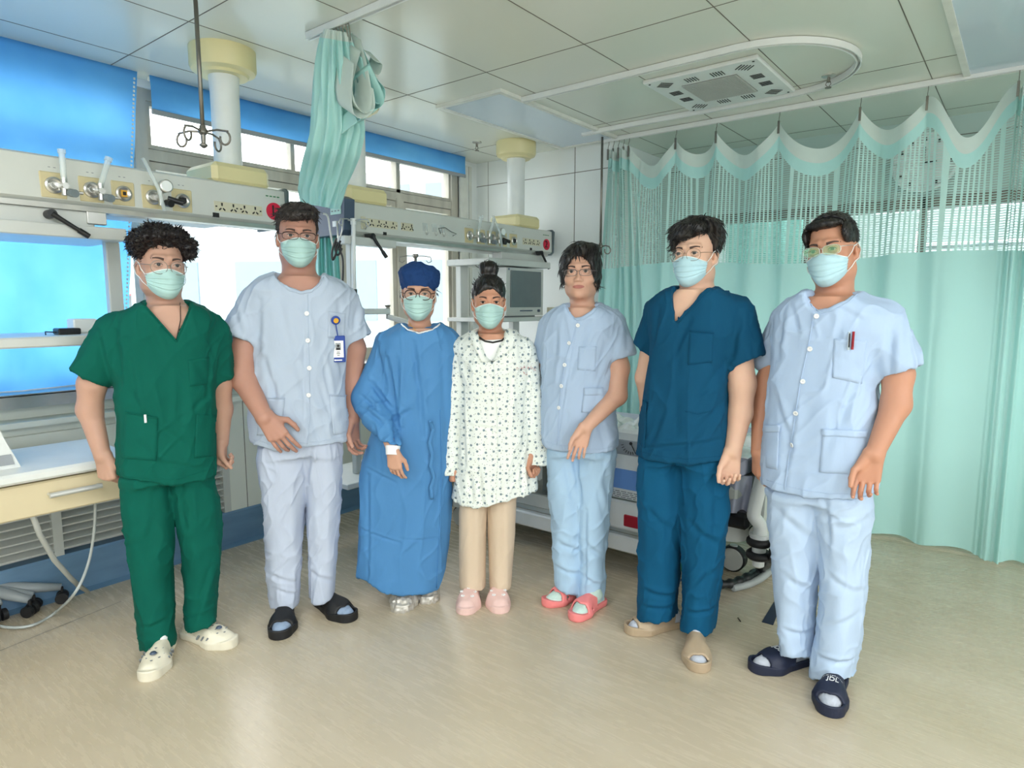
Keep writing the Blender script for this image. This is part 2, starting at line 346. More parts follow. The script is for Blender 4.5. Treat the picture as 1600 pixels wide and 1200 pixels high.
# ---- blue blinds
bm_=mat('blind_blue',(112,184,238),.8,var2=(84,160,228),scale=2.2,trans=.72,bump=1.0,bscale=4)
blind_pale=mat('blind_print',(120,190,225),.8,var=.1,trans=.7)
def blind(y0,y1,z0,z1,x,label,hem_y=0,name='roller_blind',bar=True):
    t=thing(name,(x,(y0+y1)/2,z0),label,'blind','blue roller blinds at the windows')
    ni=70; nj=60; P=[]
    for i in range(ni+1):
        y=y0+(y1-y0)*i/ni; row=[]
        for j in range(nj+1):
            s=j/nj; z=z1+(z0-z1)*s
            yy=y-hem_y*s*(i/ni)
            d=(.012*math.sin(7*yy+3*z)+.010*math.sin(13*yy-6*z+1)+.006*math.sin(21*yy+17*z)+.02*math.exp(-((yy-.75-.2*z)/.03)**2)*(.3+s))*min(1,s*3)*(1 if z1-z0>.5 else .35)
            row.append((x+d,yy,z))
        P.append(row)
    MB().grid(P).build('cloth','blind_blue',t,smooth=True)
    MB().cyl((x-.02,y0,z1-.014),(x-.02,y1,z1-.014),.012).build('roller','frame_white',t)
    if bar: MB().box((x-.008,y0,z0-.022),(x+.008,y1-hem_y,z0+.004),ch=.003).build('hem_bar','grey_plastic',t)
    return t
b1=blind(-1.3,1.585,.99,2.6,-3.745,'large blue blind pulled down over the left windows beside the man in green',hem_y=.16,bar=False)
cd=MB()
for k in range(70): cd.cyl((-3.725,1.56-.0021*k,2.56-.021*k),(-3.725,1.56-.0021*k,2.55-.021*k),.005,n=6)
cd.build('bead_chain','frame_white',b1)
blind(1.645,2.93,2.425,2.6,-3.745,'narrow rolled blue blind strip behind the first beige ceiling column')
blind(3.0,4.12,2.455,2.6,-3.745,'short blue blind strip nearest the white back wall')
# ---- ceiling things
t=thing('ceiling_light_panel',(-2.63,3.64,CEIL),'pale square ceiling light panel nearest the windows','lamp')
MB().box((-2.9,2.99,CEIL-.012),(-2.45,4.29,CEIL-.002)).build('diffuser','diffuser',t)
fr=MB(); 
for a,b in [((-2.93,2.96),(-2.9,4.32)),((-2.45,2.96),(-2.42,4.32)),((-2.9,2.96),(-2.45,2.99)),((-2.9,4.29),(-2.45,4.32))]: fr.box((*a,CEIL-.02),(*b,CEIL))
fr.build('frame','frame_white',t)
t=thing('ceiling_light_panel',(.0,3.8,CEIL),'pale ceiling light panel cut by the top right corner of the photo','lamp')
MB().box((-.33,3.2,CEIL-.012),(.3,4.34,CEIL-.002)).build('diffuser','diffuser',t)
fr=MB()
for a,b in [((-.36,3.17),(-.33,4.37)),((.3,3.17),(.33,4.37)),((-.33,3.17),(.3,3.2)),((-.33,4.34),(.3,4.37))]: fr.box((*a,CEIL-.02),(*b,CEIL))
fr.build('frame','frame_white',t)
LAMP=[]
for (x,y) in [(-1.4,-.9),(.6,-.9),(2.4,-.9),(-1.4,-2.6),(.6,-2.6),(1.6,1.2)]:  # invented panels out of view, added as fill for the people's fronts
    t=thing('ceiling_light_panel',(x,y,CEIL),'added fill light panel on the ceiling behind the camera','lamp','added fill light panels behind the camera')
    MB().box((x-.3,y-.6,CEIL-.012),(x+.3,y+.6,CEIL-.002)).build('diffuser','lamp_lit',t)
    area('fill_panel_light',(x,y,CEIL-.03),(0,0,0),.58,1.16,FILL_POWER,(1,.98,.95),parent=None)
# cassette air vent
t=thing('ceiling_air_vent',(-1.42,3.66,CEIL),'white square ceiling air cassette with grey central grille inside the oval track','air vent')
x0,x1,y0,y1=-1.735,-1.12,3.335,3.99
MB().box((x0,y0,CEIL-.022),(x1,y1,CEIL),ch=.006).build('panel','white_metal',t)
cx,cy=(x0+x1)/2,(y0+y1)/2
mat('grille_grey',(128,134,128),.6,var=.05); mat('slot_dark',(52,58,58),.7)
g=MB(); g.box((cx-.15,cy-.17,CEIL-.026),(cx+.15,cy+.17,CEIL-.021)); g.build('grille','grille_grey',t)
g=MB()
for k in range(30): g.box((cx-.15+k*.01,cy-.17,CEIL-.029),(cx-.147+k*.01,cy+.17,CEIL-.026))
for k in range(34): g.box((cx-.15,cy-.17+k*.01,CEIL-.029),(cx+.15,cy-.168+k*.01,CEIL-.026))
g.build('mesh_grid','grey_white_metal',t)
g=MB()
def slots(x,y,dx,dy,n,Lx,Ly):
    for k in range(n): g.box((x+dx*k-Lx/2,y+dy*k-Ly/2,CEIL-.0245),(x+dx*k+Lx/2,y+dy*k+Ly/2,CEIL-.0215))
for s in (-1,1):
    for q in (-.065,.075): slots(cx+q-.03,cy+s*.235,.0145,0,5,.0045,.060)
    for q in (-.07,.07): slots(cx+s*.225,cy+q-.03,0,.0145,5,.060,.0045)
for sx in (-1,1):
    for sy in (-1,1):
        for k in range(5):
            c_=Vector((cx+sx*.215,cy+sy*.24,CEIL-.023))+Vector((sx,-sy,0)).normalized()*(k-2)*.016
            Mx=Matrix.Translation(c_)@Matrix.Rotation(math.atan2(sy,sx),4,'Z'); g.box((-.034,-.0022,-.0015),(.034,.0022,.0015),Mx)
g.build('slots','slot_dark',t)
g=MB()
for a in (x0+.03,x1-.03):
    for b in (y0+.03,y1-.03): g.cyl((a,b,CEIL-.025),(a,b,CEIL-.02),.006,n=10)
g.build('screw','slot_dark',t)
# curtain tracks
def track(pts,label,name='curtain_track'):
    prof=[(-.013,-.0),(.013,-.0),(.013,-.03),(.006,-.03),(.006,-.012),(-.006,-.012),(-.006,-.03),(-.013,-.03)]
    mb=MB(); P=[]
    n=len(pts)
    for i,p in enumerate(pts):
        p=Vector((*p,CEIL-.002)); q=Vector((*pts[min(i+1,n-1)],0))-Vector((*pts[max(i-1,0)],0)); q.normalize(); nn=Vector((-q.y,q.x,0))
        P.append([p+nn*a+Vector((0,0,b)) for a,b in prof]+[p+nn*prof[0][0]+Vector((0,0,prof[0][1]))])
    mb.grid(P); return tag(mb.build(name,'white_metal',angle=30),label,'curtain track')
ov=[(-3.0,3.165)]+[(x,3.165) for x in np.linspace(-2.8,-1.2,8)]
cxo,cyo,ro=-1.17,3.60,.435
ov+=[(cxo+ro*math.sin(a),cyo-ro*math.cos(a)) for a in np.linspace(0,math.pi,28)]+[(x,4.035) for x in np.linspace(-1.4,-2.75,8)]
ov[0]=(-2.42,3.165); ov=[p for p in ov if p[0]>-2.75]
track([(x,3.165) for x in np.linspace(-2.42,-1.3,6)]+[p for p in ov if True][ [i for i,p in enumerate(ov) if p[0]>-1.3][0]: ],'white oval curtain track looping round the ceiling air cassette')
RY=4.3
track([(x,RY) for x in np.linspace(-2.55,1.6,12)],'long straight white ceiling track carrying the mint mesh curtain')
track([(x,1.845) for x in np.linspace(-2.62,1.0,10)],'white ceiling track above the bunched curtain at top left centre')
track([(x,1.845) for x in np.linspace(1.2,1.6,3)],'short white ceiling track piece beyond the right edge') if False else None
# sprinklers
for (u,v,lab) in [(745,222,'small brass ceiling sprinkler near the beige column above the back wall'),(1295,118,'ceiling sprinkler inside the rounded end of the oval track')]:
    p=onZ(u,v,CEIL); t=thing('sprinkler',p,lab,'sprinkler','ceiling sprinklers')
    MB().lathe([(.001,0),(.035,0),(.035,-.006),(.012,-.012),(.001,-.012)][::-1],p,24).build('collar','steel',t,angle=40)
    g=MB(); g.cyl(p+Vector((0,0,-.01)),p+Vector((0,0,-.035)),.008,n=12); g.tube([p+Vector((-.008,0,-.03)),p+Vector((-.013,0,-.045)),p+Vector((0,0,-.06)),p+Vector((.013,0,-.045)),p+Vector((.008,0,-.03))],.0022,6); g.cyl(p+Vector((0,0,-.06)),p+Vector((0,0,-.064)),.016,n=16)
    g.build('head','dark_steel',t)
# IV hangers from the ceiling
def iv_hanger(x,y,ztop,zh,label,R=.085,rot=0):
    t=thing('ceiling_drip_hanger',(x,y,CEIL),label,'drip hanger','ceiling drip hangers')
    MB().cyl((x,y,CEIL),(x,y,zh+.02),.0085,n=12).build('rod','dark_steel',t,smooth=True)
    MB().lathe([(.001,.035),(.011,.03),(.013,.02),(.018,.012),(.018,.0),(.01,-.008),(.009,-.04),(.016,-.045),(.016,-.05),(.006,-.058),(.001,-.06)][::-1],(x,y,zh),20).build('hub','dark_steel',t,angle=40)
    for k in range(4):
        a=rot+k*math.pi/2; d=Vector((math.cos(a),math.sin(a),0)); o=Vector((x,y,zh+.006))
        pts=[o+d*.012,o+d*R*.55+Vector((0,0,.004)),o+d*(R-.004)+Vector((0,0,-.004))]
        for q in np.linspace(.5,1.6*math.pi,11): pts.append(o+d*(R-.018+.022*math.sin(q))+Vector((0,0,-.030+.026*math.cos(q))))
        MB().tube(pts,.0042,8).build('hook','dark_steel',t,smooth=True)
    return t
iv_hanger(-2.68,1.372,CEIL,2.085,'steel drip hanger rod with four hooks hanging from the ceiling at top left',R=.115,rot=.5)
iv_hanger(-2.5,4.215,CEIL,1.81,'thin steel drip hanger rod beside the left end of the mint curtain',R=.07,rot=.4)
# ---- outside
mat('roof_red',(206,110,112),.7,var=.1); mat('concrete_pale',(168,174,176),.8,var=.1,scale=.4); mat('facade_grey',(170,184,186),.8,var=.1,scale=.3); mat('glass_dark',(120,140,150),.3); mat('ground_out',(160,165,160),.9)
MB().box((-160,-120,-14.2),(-4.6,160,-14)).build('ground_outside','ground_out',kind='structure')
def building(cx,cy,wx,wy,z0,z1,m,label,rows,cols,face='x',roof=None,rz=0):
    t=thing('building',(cx,cy,z0),label,'building','buildings outside the windows',rz=rz)
    MB().box((-wx/2,-wy/2,0),(wx/2,wy/2,z1-z0)).build('facade',m,None).parent=t
    g=MB(); H=z1-z0
    for i in range(rows):
        for j in range(cols):
            y=-wy/2+wy*(j+.5)/cols; z=H*(i+.5)/rows; g.box((wx/2,y-wy/cols*.28,z-H/rows*.28),(wx/2+.05,y+wy/cols*.28,z+H/rows*.25))
            x=-wx/2+wx*(j+.5)/cols; g.box((x-wx/cols*.28,-wy/2-.05,z-H/rows*.28),(x+wx/cols*.28,-wy/2,z+H/rows*.25))
    g.build('windows','glass_dark',None).parent=t
    if roof: r=MB().prism([(-wx/2-.4,H),(wx/2+.4,H),(0,H+roof)],'y',-wy/2-.4,wy/2+.4).build('roof','roof_red',None); r.parent=t
    return t
def outp(u,v,dist): r=ray(u,v); r.normalize(); return EYE+r*dist
p=outp(305,440,110); building(p.x,p.y,14,12,-14,9,'concrete_pale','pale high-rise block outside between the man in green and his neighbour',14,5)
p=outp(340,440,80); building(p.x,p.y,7,5,-14,4.6,'facade_grey','grey stepped building behind the red roof outside the window',8,3)
p=outp(385,440,130); building(p.x,p.y,22,16,-14,3.4,'concrete_pale','far low pale block outside left of the second unit',8,6)
p=outp(345,470,34)
t=thing('red_roof_building',(p.x,p.y,-12.5),'low building with a red corrugated roof outside the window','building',rz=math.radians(12))
mb=MB().box((-5,-9,0),(5,9,14.2)); mb.build('facade','facade_grey').parent=t
P=[]
for i in range(73):
    y=-9.4+18.8*i/72; P.append([(5.6,y,14.1+.06*(i%2)),(-5.6,y,15.9+.06*(i%2))])
MB().grid(P,.05,(0,0,1)).build('roof','roof_red').parent=t
p=outp(580,440,22); building(p.x,p.y,10,9,-14,3.2,'facade_grey','neighbouring pale building with rows of windows seen past the scissors',6,4,rz=.5)
p=outp(700,440,46); building(p.x,p.y,10,10,-14,9.5,'concrete_pale','tall pale building outside the window nearest the back wall',7,4,rz=.4)
# ================================================================== BED-HEAD SUPPLY UNITS
mat('cap_grey',(92,108,112),.45,var=.06)
UX=-2.98
def column(t,y,tp='beige'):
    x=-3.12
    MB().lathe([(.001,2.6),(.15,2.6),(.15,2.515),(.143,2.50),(.115,2.49),(.108,2.478),(.001,2.478)][::-1],(x,y,0),40).build('column_flange','beige_plastic',t,angle=40)
    MB().lathe([(.001,2.48),(.07,2.48),(.066,2.40),(.064,2.03),(.001,2.03)][::-1],(x,y,0),40).build('column_tube','white_metal',t,angle=40)
    MB().box((x-.15,y-.145,1.955),(x+.13,y+.145,2.055),ch=.022).build('column_base','beige_plastic',t,angle=30)
def outlet(t,y,z,kind):
    R=Matrix.Rotation(math.pi/2,4,'Y'); x=UX
    o=MB().box((x-.004,y-.045,z-.05),(x+.006,y+.045,z+.05),ch=.005).build('outlet_plate','beige_plate',t)
    MB().lathe([(.001,.006),(.031,.006),(.031,.014),(.024,.018),(.020,.014),(.001,.012)],(x,y,z),28,R).build('outlet_ring','steel',o,angle=40)
    if kind=='yellow': MB().box((x+.010,y-.011,z-.013),(x+.016,y+.011,z+.013)).build('outlet_core','yellow_plastic',o); MB().box((x+.014,y-.006,z-.007),(x+.018,y+.006,z+.007)).build('outlet_slot','ink_black',o)
    elif kind=='dark': MB().lathe([(.001,.012),(.015,.012),(.014,.019),(.001,.017)],(x,y,z),16,R).box((x+.015,y-.018,z-.004),(x+.02,y+.012,z+.012)).build('outlet_core','ink_black',o)
    else: MB().lathe([(.001,.012),(.013,.012),(.012,.02),(.001,.018)],(x,y,z),16,R).build('outlet_core','steel',o)
    mk=MB()
    for k in (-1,1): mk.box((x-.003,y+k*.009-.004,z+.062),(x+.001,y+k*.009+.004,z+.069))
    mk.build('outlet_marking','ink_grey',o)
mat('yellow_plastic',(226,170,50),.4)
def socket_strip(t,y0,y1,z,n=4,h=.05):
    x=UX; o=MB().box((x-.003,y0,z-h/2),(x+.004,y1,z+h/2),ch=.003).build('socket_strip','beige_light',t)
    g=MB(); L_=(y1-y0)
    for k in range(n):
        y=y0+L_*(.16+.68*k/(max(1,n-1)))
        g.prism([(y-.003,z+.004),(y+.003,z+.004),(y+.004,z+.018),(y-.004,z+.018)],'x',x+.003,x+.0055)
        for s in (-1,1): g.prism([(y+s*.005,z-.004),(y+s*.016,z-.012),(y+s*.013,z-.018),(y+s*.003,z-.010)],'x',x+.003,x+.0055)
    for y in (y0+.012,(y0+y1)/2-.01,(y0+y1)/2+.01,y1-.012): g.box((x+.003,y-.004,z-.003),(x+.0055,y+.004,z+.003))
    g.build('socket_slot','ink_black',o)
mat('beige_light',(206,202,176),.45)
def lever(t,y,z,dirv,x=UX+.02):
    g=MB(); g.cyl((x-.05,y,z),(x+.02,y,z),.017,n=16); d=Vector(dirv).normalized(); p=Vector((x+.015,y,z)); g.tube([p,p+d*.03,p+d*.115],[.012,.009,.008],10)
    g.cyl(p+d*.1,p+d*.14,.011,n=12)
    g.build('lock_lever','black_plastic',t,smooth=False,angle=50)
def unit(y0,y1,label,cols,number):
    t=thing('bed_head_unit',(UX-.13,(y0+y1)/2,1.86),label,'medical supply unit','ceiling-hung bed-head supply units')
    prof=[(UX-.27,1.955),(UX-.02,1.965),(UX,1.955),(UX+.004,1.80),(UX-.015,1.785),(UX-.26,1.785)]
    MB().prism(prof,'y',y0,y1).build('housing','unit_white',t)
    for yy,s in ((y0,-1),(y1,1)):
        MB().prism([(a,b) for a,b in [(UX-.275,1.965),(UX,1.972),(UX+.02,1.955),(UX+.012,1.795),(UX-.01,1.775),(UX-.265,1.775)]],'y',yy,yy+s*.014).build('end_cap','cap_grey',t)
    MB().prism([(UX-.02,1.785),(UX+.002,1.785),(UX+.004,1.765),(UX-.02,1.76)],'y',y0+.02,y1-.05).build('equipment_rail','steel',t)
    MB().prism([(UX-.25,1.784),(UX-.05,1.784),(UX-.07,1.765),(UX-.23,1.765)],'y',y0+.3,y1-.3).build('under_lamp','white_wall',t)
    for c in cols: column(t,c)
    zz=1.853; yn=y1-.045
    yy={1:1.862,2:4.20}[number]
    R=Matrix.Rotation(math.pi/2,4,'Y')
    o=MB().lathe([(.001,.002),(.042,.002),(.042,.006),(.001,.0065)],(UX+.001,yy,zz),32,R).build('number_sign','red_vinyl',t)
    from mathutils import Euler
    txt('numeral',str(number),.075,(UX+.009,yy-.008,zz),Euler((math.pi/2,0,math.pi/2)),'ink_black',o,.0012)
    g=MB()
    for k in range(4): g.box((UX-.002,yy-.04+.02*k,1.922),(UX+.003,yy-.027+.02*k,1.927))
    g.build('brand_marking','ink_green',t)
    return t
u1=unit(-.6,1.925,'cream supply unit on the left by the blue blind, red circle with 1',[1.715],1)
u2=unit(2.345,4.275,'cream supply unit hanging over the centre, red circle with 2',[2.48,4.0],2)
for y,k in zip((.925,1.055,1.172,1.288,1.412),('steel','steel','yellow','steel','dark')): outlet(u1,y,1.85,k)
socket_strip(u1,1.555,1.80,1.845)
MB().box((UX,1.548,1.795),(UX+.006,1.578,1.815)).build('toggle_switch','ink_black',u1)
for y,k in zip((3.305,3.425,3.54,3.665,3.785),('steel','steel','steel','yellow','dark')): outlet(u2,y,1.85,k)
socket_strip(u2,2.44,2.675,1.855); socket_strip(u2,2.70,2.80,1.856,2)
MB().box((UX-.002,2.40,1.815),(UX+.006,2.436,1.885),ch=.003).build('switch_plate','beige_light',u2)
socket_strip(u2,3.895,4.12,1.858)
MB().box((UX,2.56,1.795),(UX+.006,2.585,1.812)).build('toggle_switch','ink_black',u2)
MB().box((UX,3.985,1.797),(UX+.006,4.01,1.815)).build('toggle_switch','ink_black',u2)
g=MB()
for k,y in enumerate((2.90,2.98,3.05)):
    g2=MB().box((UX-.001,y-.022,1.845),(UX+.003,y+.022,1.895),ch=.002).build('hook_pad','clear_plastic',u2)
    MB().tube([(UX+.006,y,1.875),(UX+.01,y,1.835),(UX+.018,y,1.822),(UX+.028,y,1.83),(UX+.03,y,1.842)],.0022,6).build('hook','steel',g2)
MB().tube([(UX+.01,3.03,1.84),(UX+.02,3.0,1.87),(UX+.02,3.06,1.88),(UX+.015,3.12,1.86),(UX+.015,3.17,1.85),(UX+.01,3.14,1.835)],.002,6).build('cable_loop','ink_black',u2,smooth=True)
# dark control box on the left end of the second unit with mint key label
box_=MB().prism([(UX-.30,1.975),(UX-.02,1.985),(UX+.03,1.965),(UX+.02,1.80),(UX-.02,1.775),(UX-.29,1.775)],'y',2.27,2.34).build('end_cap','slate_plastic',u2)
MB().box((UX-.09,2.266,1.885),(UX-.0,2.2705,1.962)).build('key_label','mint_label',box_)
g=MB()
for i in range(3):
    for j in range(3): g.box((UX-.08+.028*i,2.2645,1.90+.02*j),(UX-.066+.028*i,2.266,1.906+.02*j))
g.build('key_marking','ink_grey',box_)
MB().box((UX-.075,2.266,1.82),(UX-.045,2.2705,1.85)).build('warning_label','white_wall',box_)
lever(u2,2.43,1.765,(0.15,.95,-.85)) if False else None
# flowmeters
def flowmeter(y,z,lean,label,group,gauge=False):
    t=thing('oxygen_flowmeter',(UX+.03,y,z),label,'flowmeter',group)
    R=Matrix.Rotation(math.pi/2,4,'Y')
    g=MB(); g.cyl((UX+.015,y,z),(UX+.07,y,z),.012,n=14); g.cyl((UX+.055,y,z-.035),(UX+.055,y,z+.03),.011,n=14); g.cyl((UX+.055,y,z-.02),(UX+.06,y+.06,z-.02),.006,n=10)
    g.build('valve_body','steel',t,angle=40)
    k=MB().cyl((UX+.07,y+.015,z-.025),(UX+.10,y+.02,z-.03),.015,n=18).build('control_knob','equip_grey' if not gauge else 'black_plastic',t,angle=40)
    if not gauge:
        MB().tube([(UX+.055,y,z+.02),(UX+.055,y+lean,z+.125)],.011,16).build('flow_tube','clear_plastic',t,angle=40)
        MB().cyl((UX+.055,y+lean*.95,z+.12),(UX+.055,y+lean*1.1,z+.135),.014,n=16).build('tube_cap','clear_plastic',t,angle=40)
    else:
        c=(UX+.06,y+.015,z+.045)
        MB().lathe([(.001,0),(.027,0),(.027,.02),(.023,.022),(.001,.0215)],c,28,R).build('gauge','steel',t,angle=40)
        MB().lathe([(.001,.022),(.022,.022),(.022,.0225),(.001,.0226)],c,28,R).build('gauge_face','white_wall',t)
        MB().cyl((UX+.07,y+.02,z-.005),(UX+.09,y+.075,z-.02),.012,n=14).build('handle','black_plastic',t,angle=40)
        MB().tube([(UX+.05,y-.06,z+.15),(UX+.08,y-.02,z+.03),(UX+.08,y,z-.06)],.008,12).build('tube','clear_plastic',t,smooth=True)
FG='flowmeters plugged into the supply units'
mat('equip_grey',(120,132,136)); 
flowmeter(.945,1.845,0,'upright clear tube flowmeter, first from the left end',FG)
flowmeter(1.07,1.842,.035,'clear tube flowmeter leaning right, second from the left end',FG)
flowmeter(1.30,1.848,0,'round pressure gauge with black handle right of the open yellow outlet on the left unit',FG,True)
flowmeter(3.34,1.845,.03,'leftmost clear tube flowmeter above the patient on the right unit',FG)
flowmeter(3.455,1.842,.045,'clear tube flowmeter touching the pressure gauge on the right unit',FG)
flowmeter(3.56,1.848,0,'round pressure gauge with black handle above the patient on the right unit',FG,True)
# ---- hanging carriage left: slide, beam, post, shelf, drawer
t=thing('hanging_work_station',(-3.05,.6,1.7),'cream hanging shelf and drawer station under supply unit 1 at the left edge','hanging station')
MB().box((UX-.10,.2,1.70),(UX-.0,1.06,1.762),ch=.006).build('carriage','grey_white_metal',t)
MB().box((UX-.02,1.03,1.715),(UX+.012,1.10,1.765),ch=.003).build('rail_clamp','steel',t)
MB().box((-3.36,-.1,1.655),(UX+.03,1.165,1.705),ch=.004).build('cross_beam','grey_white_metal',t)
lever(t,.90,1.738,(.05,.95,-.62),UX+.03)
MB().box((-3.12,1.13,.6),(-3.08,1.185,1.66),ch=.004).build('post','grey_white_metal',t)
MB().box((-3.36,-.3,1.235),(-2.90,1.10,1.275),ch=.006).build('shelf','grey_white_metal',t)
MB().box((-3.40,-.3,.735),(-2.875,1.12,.775),ch=.01).build('worktop','white_metal',t)
dr=MB().box((-3.36,-.3,.595),(-2.90,1.10,.725),ch=.006).build('drawer','cream_panel',t)
g=MB(); h0=onX(76,772,-2.90); h1=onX(152,757,-2.90)
g.tube([h0,h0+Vector((.03,0,0)),h1+Vector((.03,0,0)),h1],.0055,10); g.cyl(h0+Vector((.03,-.006,0)),h1+Vector((.03,.006,0)),.0105,n=14); g.build('handle','aluminium',dr,angle=60)
t=thing('power_adapter',onX(102,510,-3.05),'small black power adapter with a cable on the left hanging shelf','adapter')
p=onX(102,512,-3.05); g=MB().box((-3.1,p.y-.03,1.275),(-3.03,p.y+.05,1.30),ch=.004); g.build('case','black_plastic',t)
MB().tube([(-3.06,p.y-.03,1.285),(-3.05,p.y-.07,1.288),(-3.03,p.y-.075,1.278)],.0025,6).build('cable','black_plastic',t)
tag(MB().box((-3.2,1.0,1.275),(-3.12,1.09,1.335),ch=.005).build('white_box','white_metal'),'small white box on the left shelf behind the man in green','box')
t=thing('desktop_device',(-3.05,.5,.775),'white device with grey band standing at the left edge of the worktop','device')
q0=onX(20,700,-3.0)
MB().prism([(q0.y-.25,.775),(q0.y+.02,.775),(q0.y+.0,.83),(q0.y-.02,.88),(q0.y-.04,.95),(q0.y-.25,.95)],'x',-3.15,-3.0).build('body','white_metal',t)
MB().prism([(q0.y-.25,.79),(q0.y,.79),(q0.y-.008,.83),(q0.y-.25,.83)],'x',-3.0,-2.996).build('band','grey_plastic',t)
# hoses below drawer
t=thing('suction_hose',(-2.95,.9,.6),'grey white hose with metal tip hanging below the drawer to the floor','hose')
pts=[onX(50,803,-3.0),onX(62,835,-3.05),onX(85,875,-3.15),onX(110,903,-3.28)]
e0=onX(122,914,-3.33); e1=onX(138,925,-3.36)
MB().tube(pts+[e0],.011,10).build('tube','grey_white_metal',t,smooth=True); MB().cyl(e0,e1,.012,.008).build('tip','steel',t)
pts=[onX(149,783,-3.0),onX(147,830,-3.02),onX(138,880,-3.05),onX(118,925,-3.0),onZ(85,958,.02),onZ(50,977,.012),onZ(10,980,.012),onZ(-30,968,.012)]
def smoothpath(P,n=6):
    P=[Vector(p) for p in P]; out=[]
    for i in range(len(P)-1):
        a=P[max(i-1,0)];b=P[i];c=P[i+1];d=P[min(i+2,len(P)-1)]
        for k in range(n):
            s=k/n; out.append(.5*((2*b)+(c-a)*s+(2*a-5*b+4*c-d)*s*s+(3*b-a-3*c+d)*s**3))
    out.append(P[-1]); return out
tag(MB().tube(smoothpath(pts),.006,8).build('clear_hose','hose_clear',smooth=True),'thin clear hose curling from the drawer onto the floor at the left edge','hose')
# caster base
t=thing('caster_base',onZ(10,950,0),'grey five-star chair base with black casters at bottom left','chair base')
c0=onZ(-18,962,.0); mat('base_grey',(150,158,162),.4)
for (u,v) in [(50,962),(82,925),(14,917),(-90,1000),(-40,930)]:
    e_=onZ(u,v,.0); e_.x=max(e_.x,-3.47); d=(e_-c0); p1=c0+d*.97
    MB().tube([c0+Vector((0,0,.13)),c0+d*.5+Vector((0,0,.10)),p1+Vector((0,0,.075))],[.032,.026,.016],10).build('leg','base_grey',t,smooth=True)
    w=d.cross(Vector((0,0,1))).normalized()
    g=MB()
    for s in (-1,1): g.cyl(p1+w*s*.006+Vector((0,0,.026)),p1+w*s*.026+Vector((0,0,.026)),.026,n=20)
    g.cyl(p1+Vector((0,0,.03)),p1+Vector((0,0,.075)),.008,n=10); g.build('caster','rubber_black',t,angle=40)
MB().cyl(c0+Vector((0,0,.1)),c0+Vector((0,0,.42)),.025).build('gas_lift','base_grey',t)
# ---- centre: pole, hooks, scissors, arm
t=thing('drip_pole',(-2.92,2.33,.42),'white drip pole with wire hooks hanging at the left end of unit 2','drip pole')
P0=onX(552,345,-2.92); P1=onX(553,452,-2.92)
MB().cyl(P0,P1,.012,n=16).build('pole','white_metal',t,angle=40)
MB().cyl(P1,P1-Vector((0,0,.10)),.018,.015,n=16).build('grip','black_plastic',t,angle=40)
for a in (0.2,1.77,3.34,4.91):
    d=Vector((math.cos(a),math.sin(a),0)); pts=[P0,P0+d*.05+Vector((0,0,.005)),P0+d*.10+Vector((0,0,.0)),P0+d*.115+Vector((0,0,-.02)),P0+d*.10+Vector((0,0,-.035)),P0+d*.085+Vector((0,0,-.025))]
    MB().tube(pts,.003,6).build('hook','steel',t,smooth=True)
MB().cyl(P0-Vector((0,0,.02)),P0+Vector((0,0,.012)),.016,n=16).build('hub','white_metal',t)
t=thing('equipment_stand',(-2.95,2.45,1.33),'white horizontal arm stand with dark knob beside the gown wearer','arm stand')
a0=onX(556,487,-2.9); a1=onX(606,489,-2.9); a2=onX(660,512,-2.75)
MB().box((-2.93,a0.y-.05,a0.z-.016),(-2.88,a1.y+.005,a0.z+.016),ch=.004).build('upper_arm','white_metal',t)
MB().tube([a1-Vector((0,0,.02)),a2],.016,10).build('fore_arm','white_metal',t)
MB().cyl(a1-Vector((0,0,.035)),a1+Vector((0,0,.03)),.012,n=14).lathe([(.001,.03),(.012,.032),(.018,.045),(.001,.047)],a1,16).build('knob','dark_steel',t)
b0=onX(550,500,-2.95); 
MB().box((-2.98,2.29,.43),(-2.94,2.33,1.76),ch=.004).build('upright','grey_white_metal',t)
MB().box((-3.0,2.25,1.72),(-2.93,2.62,1.765),ch=.004).build('carriage','grey_white_metal',t)
MB().box((-3.2,2.12,.40),(-2.80,2.75,.43),ch=.004).build('tray','white_metal',t)
lever(t,2.44,1.775,(.15,.5,-.75),UX+.04)
t=thing('scissors',atD(520,350,3.42),'clamp scissors with black grips hanging on the drip pole hook','scissors')
dd=3.36
A=lambda u,v: atD(u,v,dd)
g=MB(); g.tube([A(527,345),A(528,372),A(524,392)],.0035,8); g.tube([A(536,342),A(534,362),A(526,392)],.0035,8); g.build('blade','steel',t,smooth=True)
for (a,b,c) in [((526,372),(519,392),(520,406)),((532,376),(525,394),(529,398))]:
    MB().tube(smoothpath([A(*a),A(*b),A(*c),A(c[0]+5,c[1]-10),A(b[0]+5,b[1]-3),A(a[0]+1,a[1]+6)]),.0055,8).build('grip','black_plastic',t,smooth=True)
tag(MB().tube(smoothpath([A(531,392),A(535,402),A(536,420),A(535,445)]),.005,8).build('black_cable','black_plastic',smooth=True),'short black cable dangling below the scissors','cable')
tag(MB().tube(smoothpath([A(505,334),A(512,338),A(516,362),A(520,385)]),.005,8).build('grey_cable','grey_white_metal',smooth=True),'pale cable looping left of the scissors','cable')
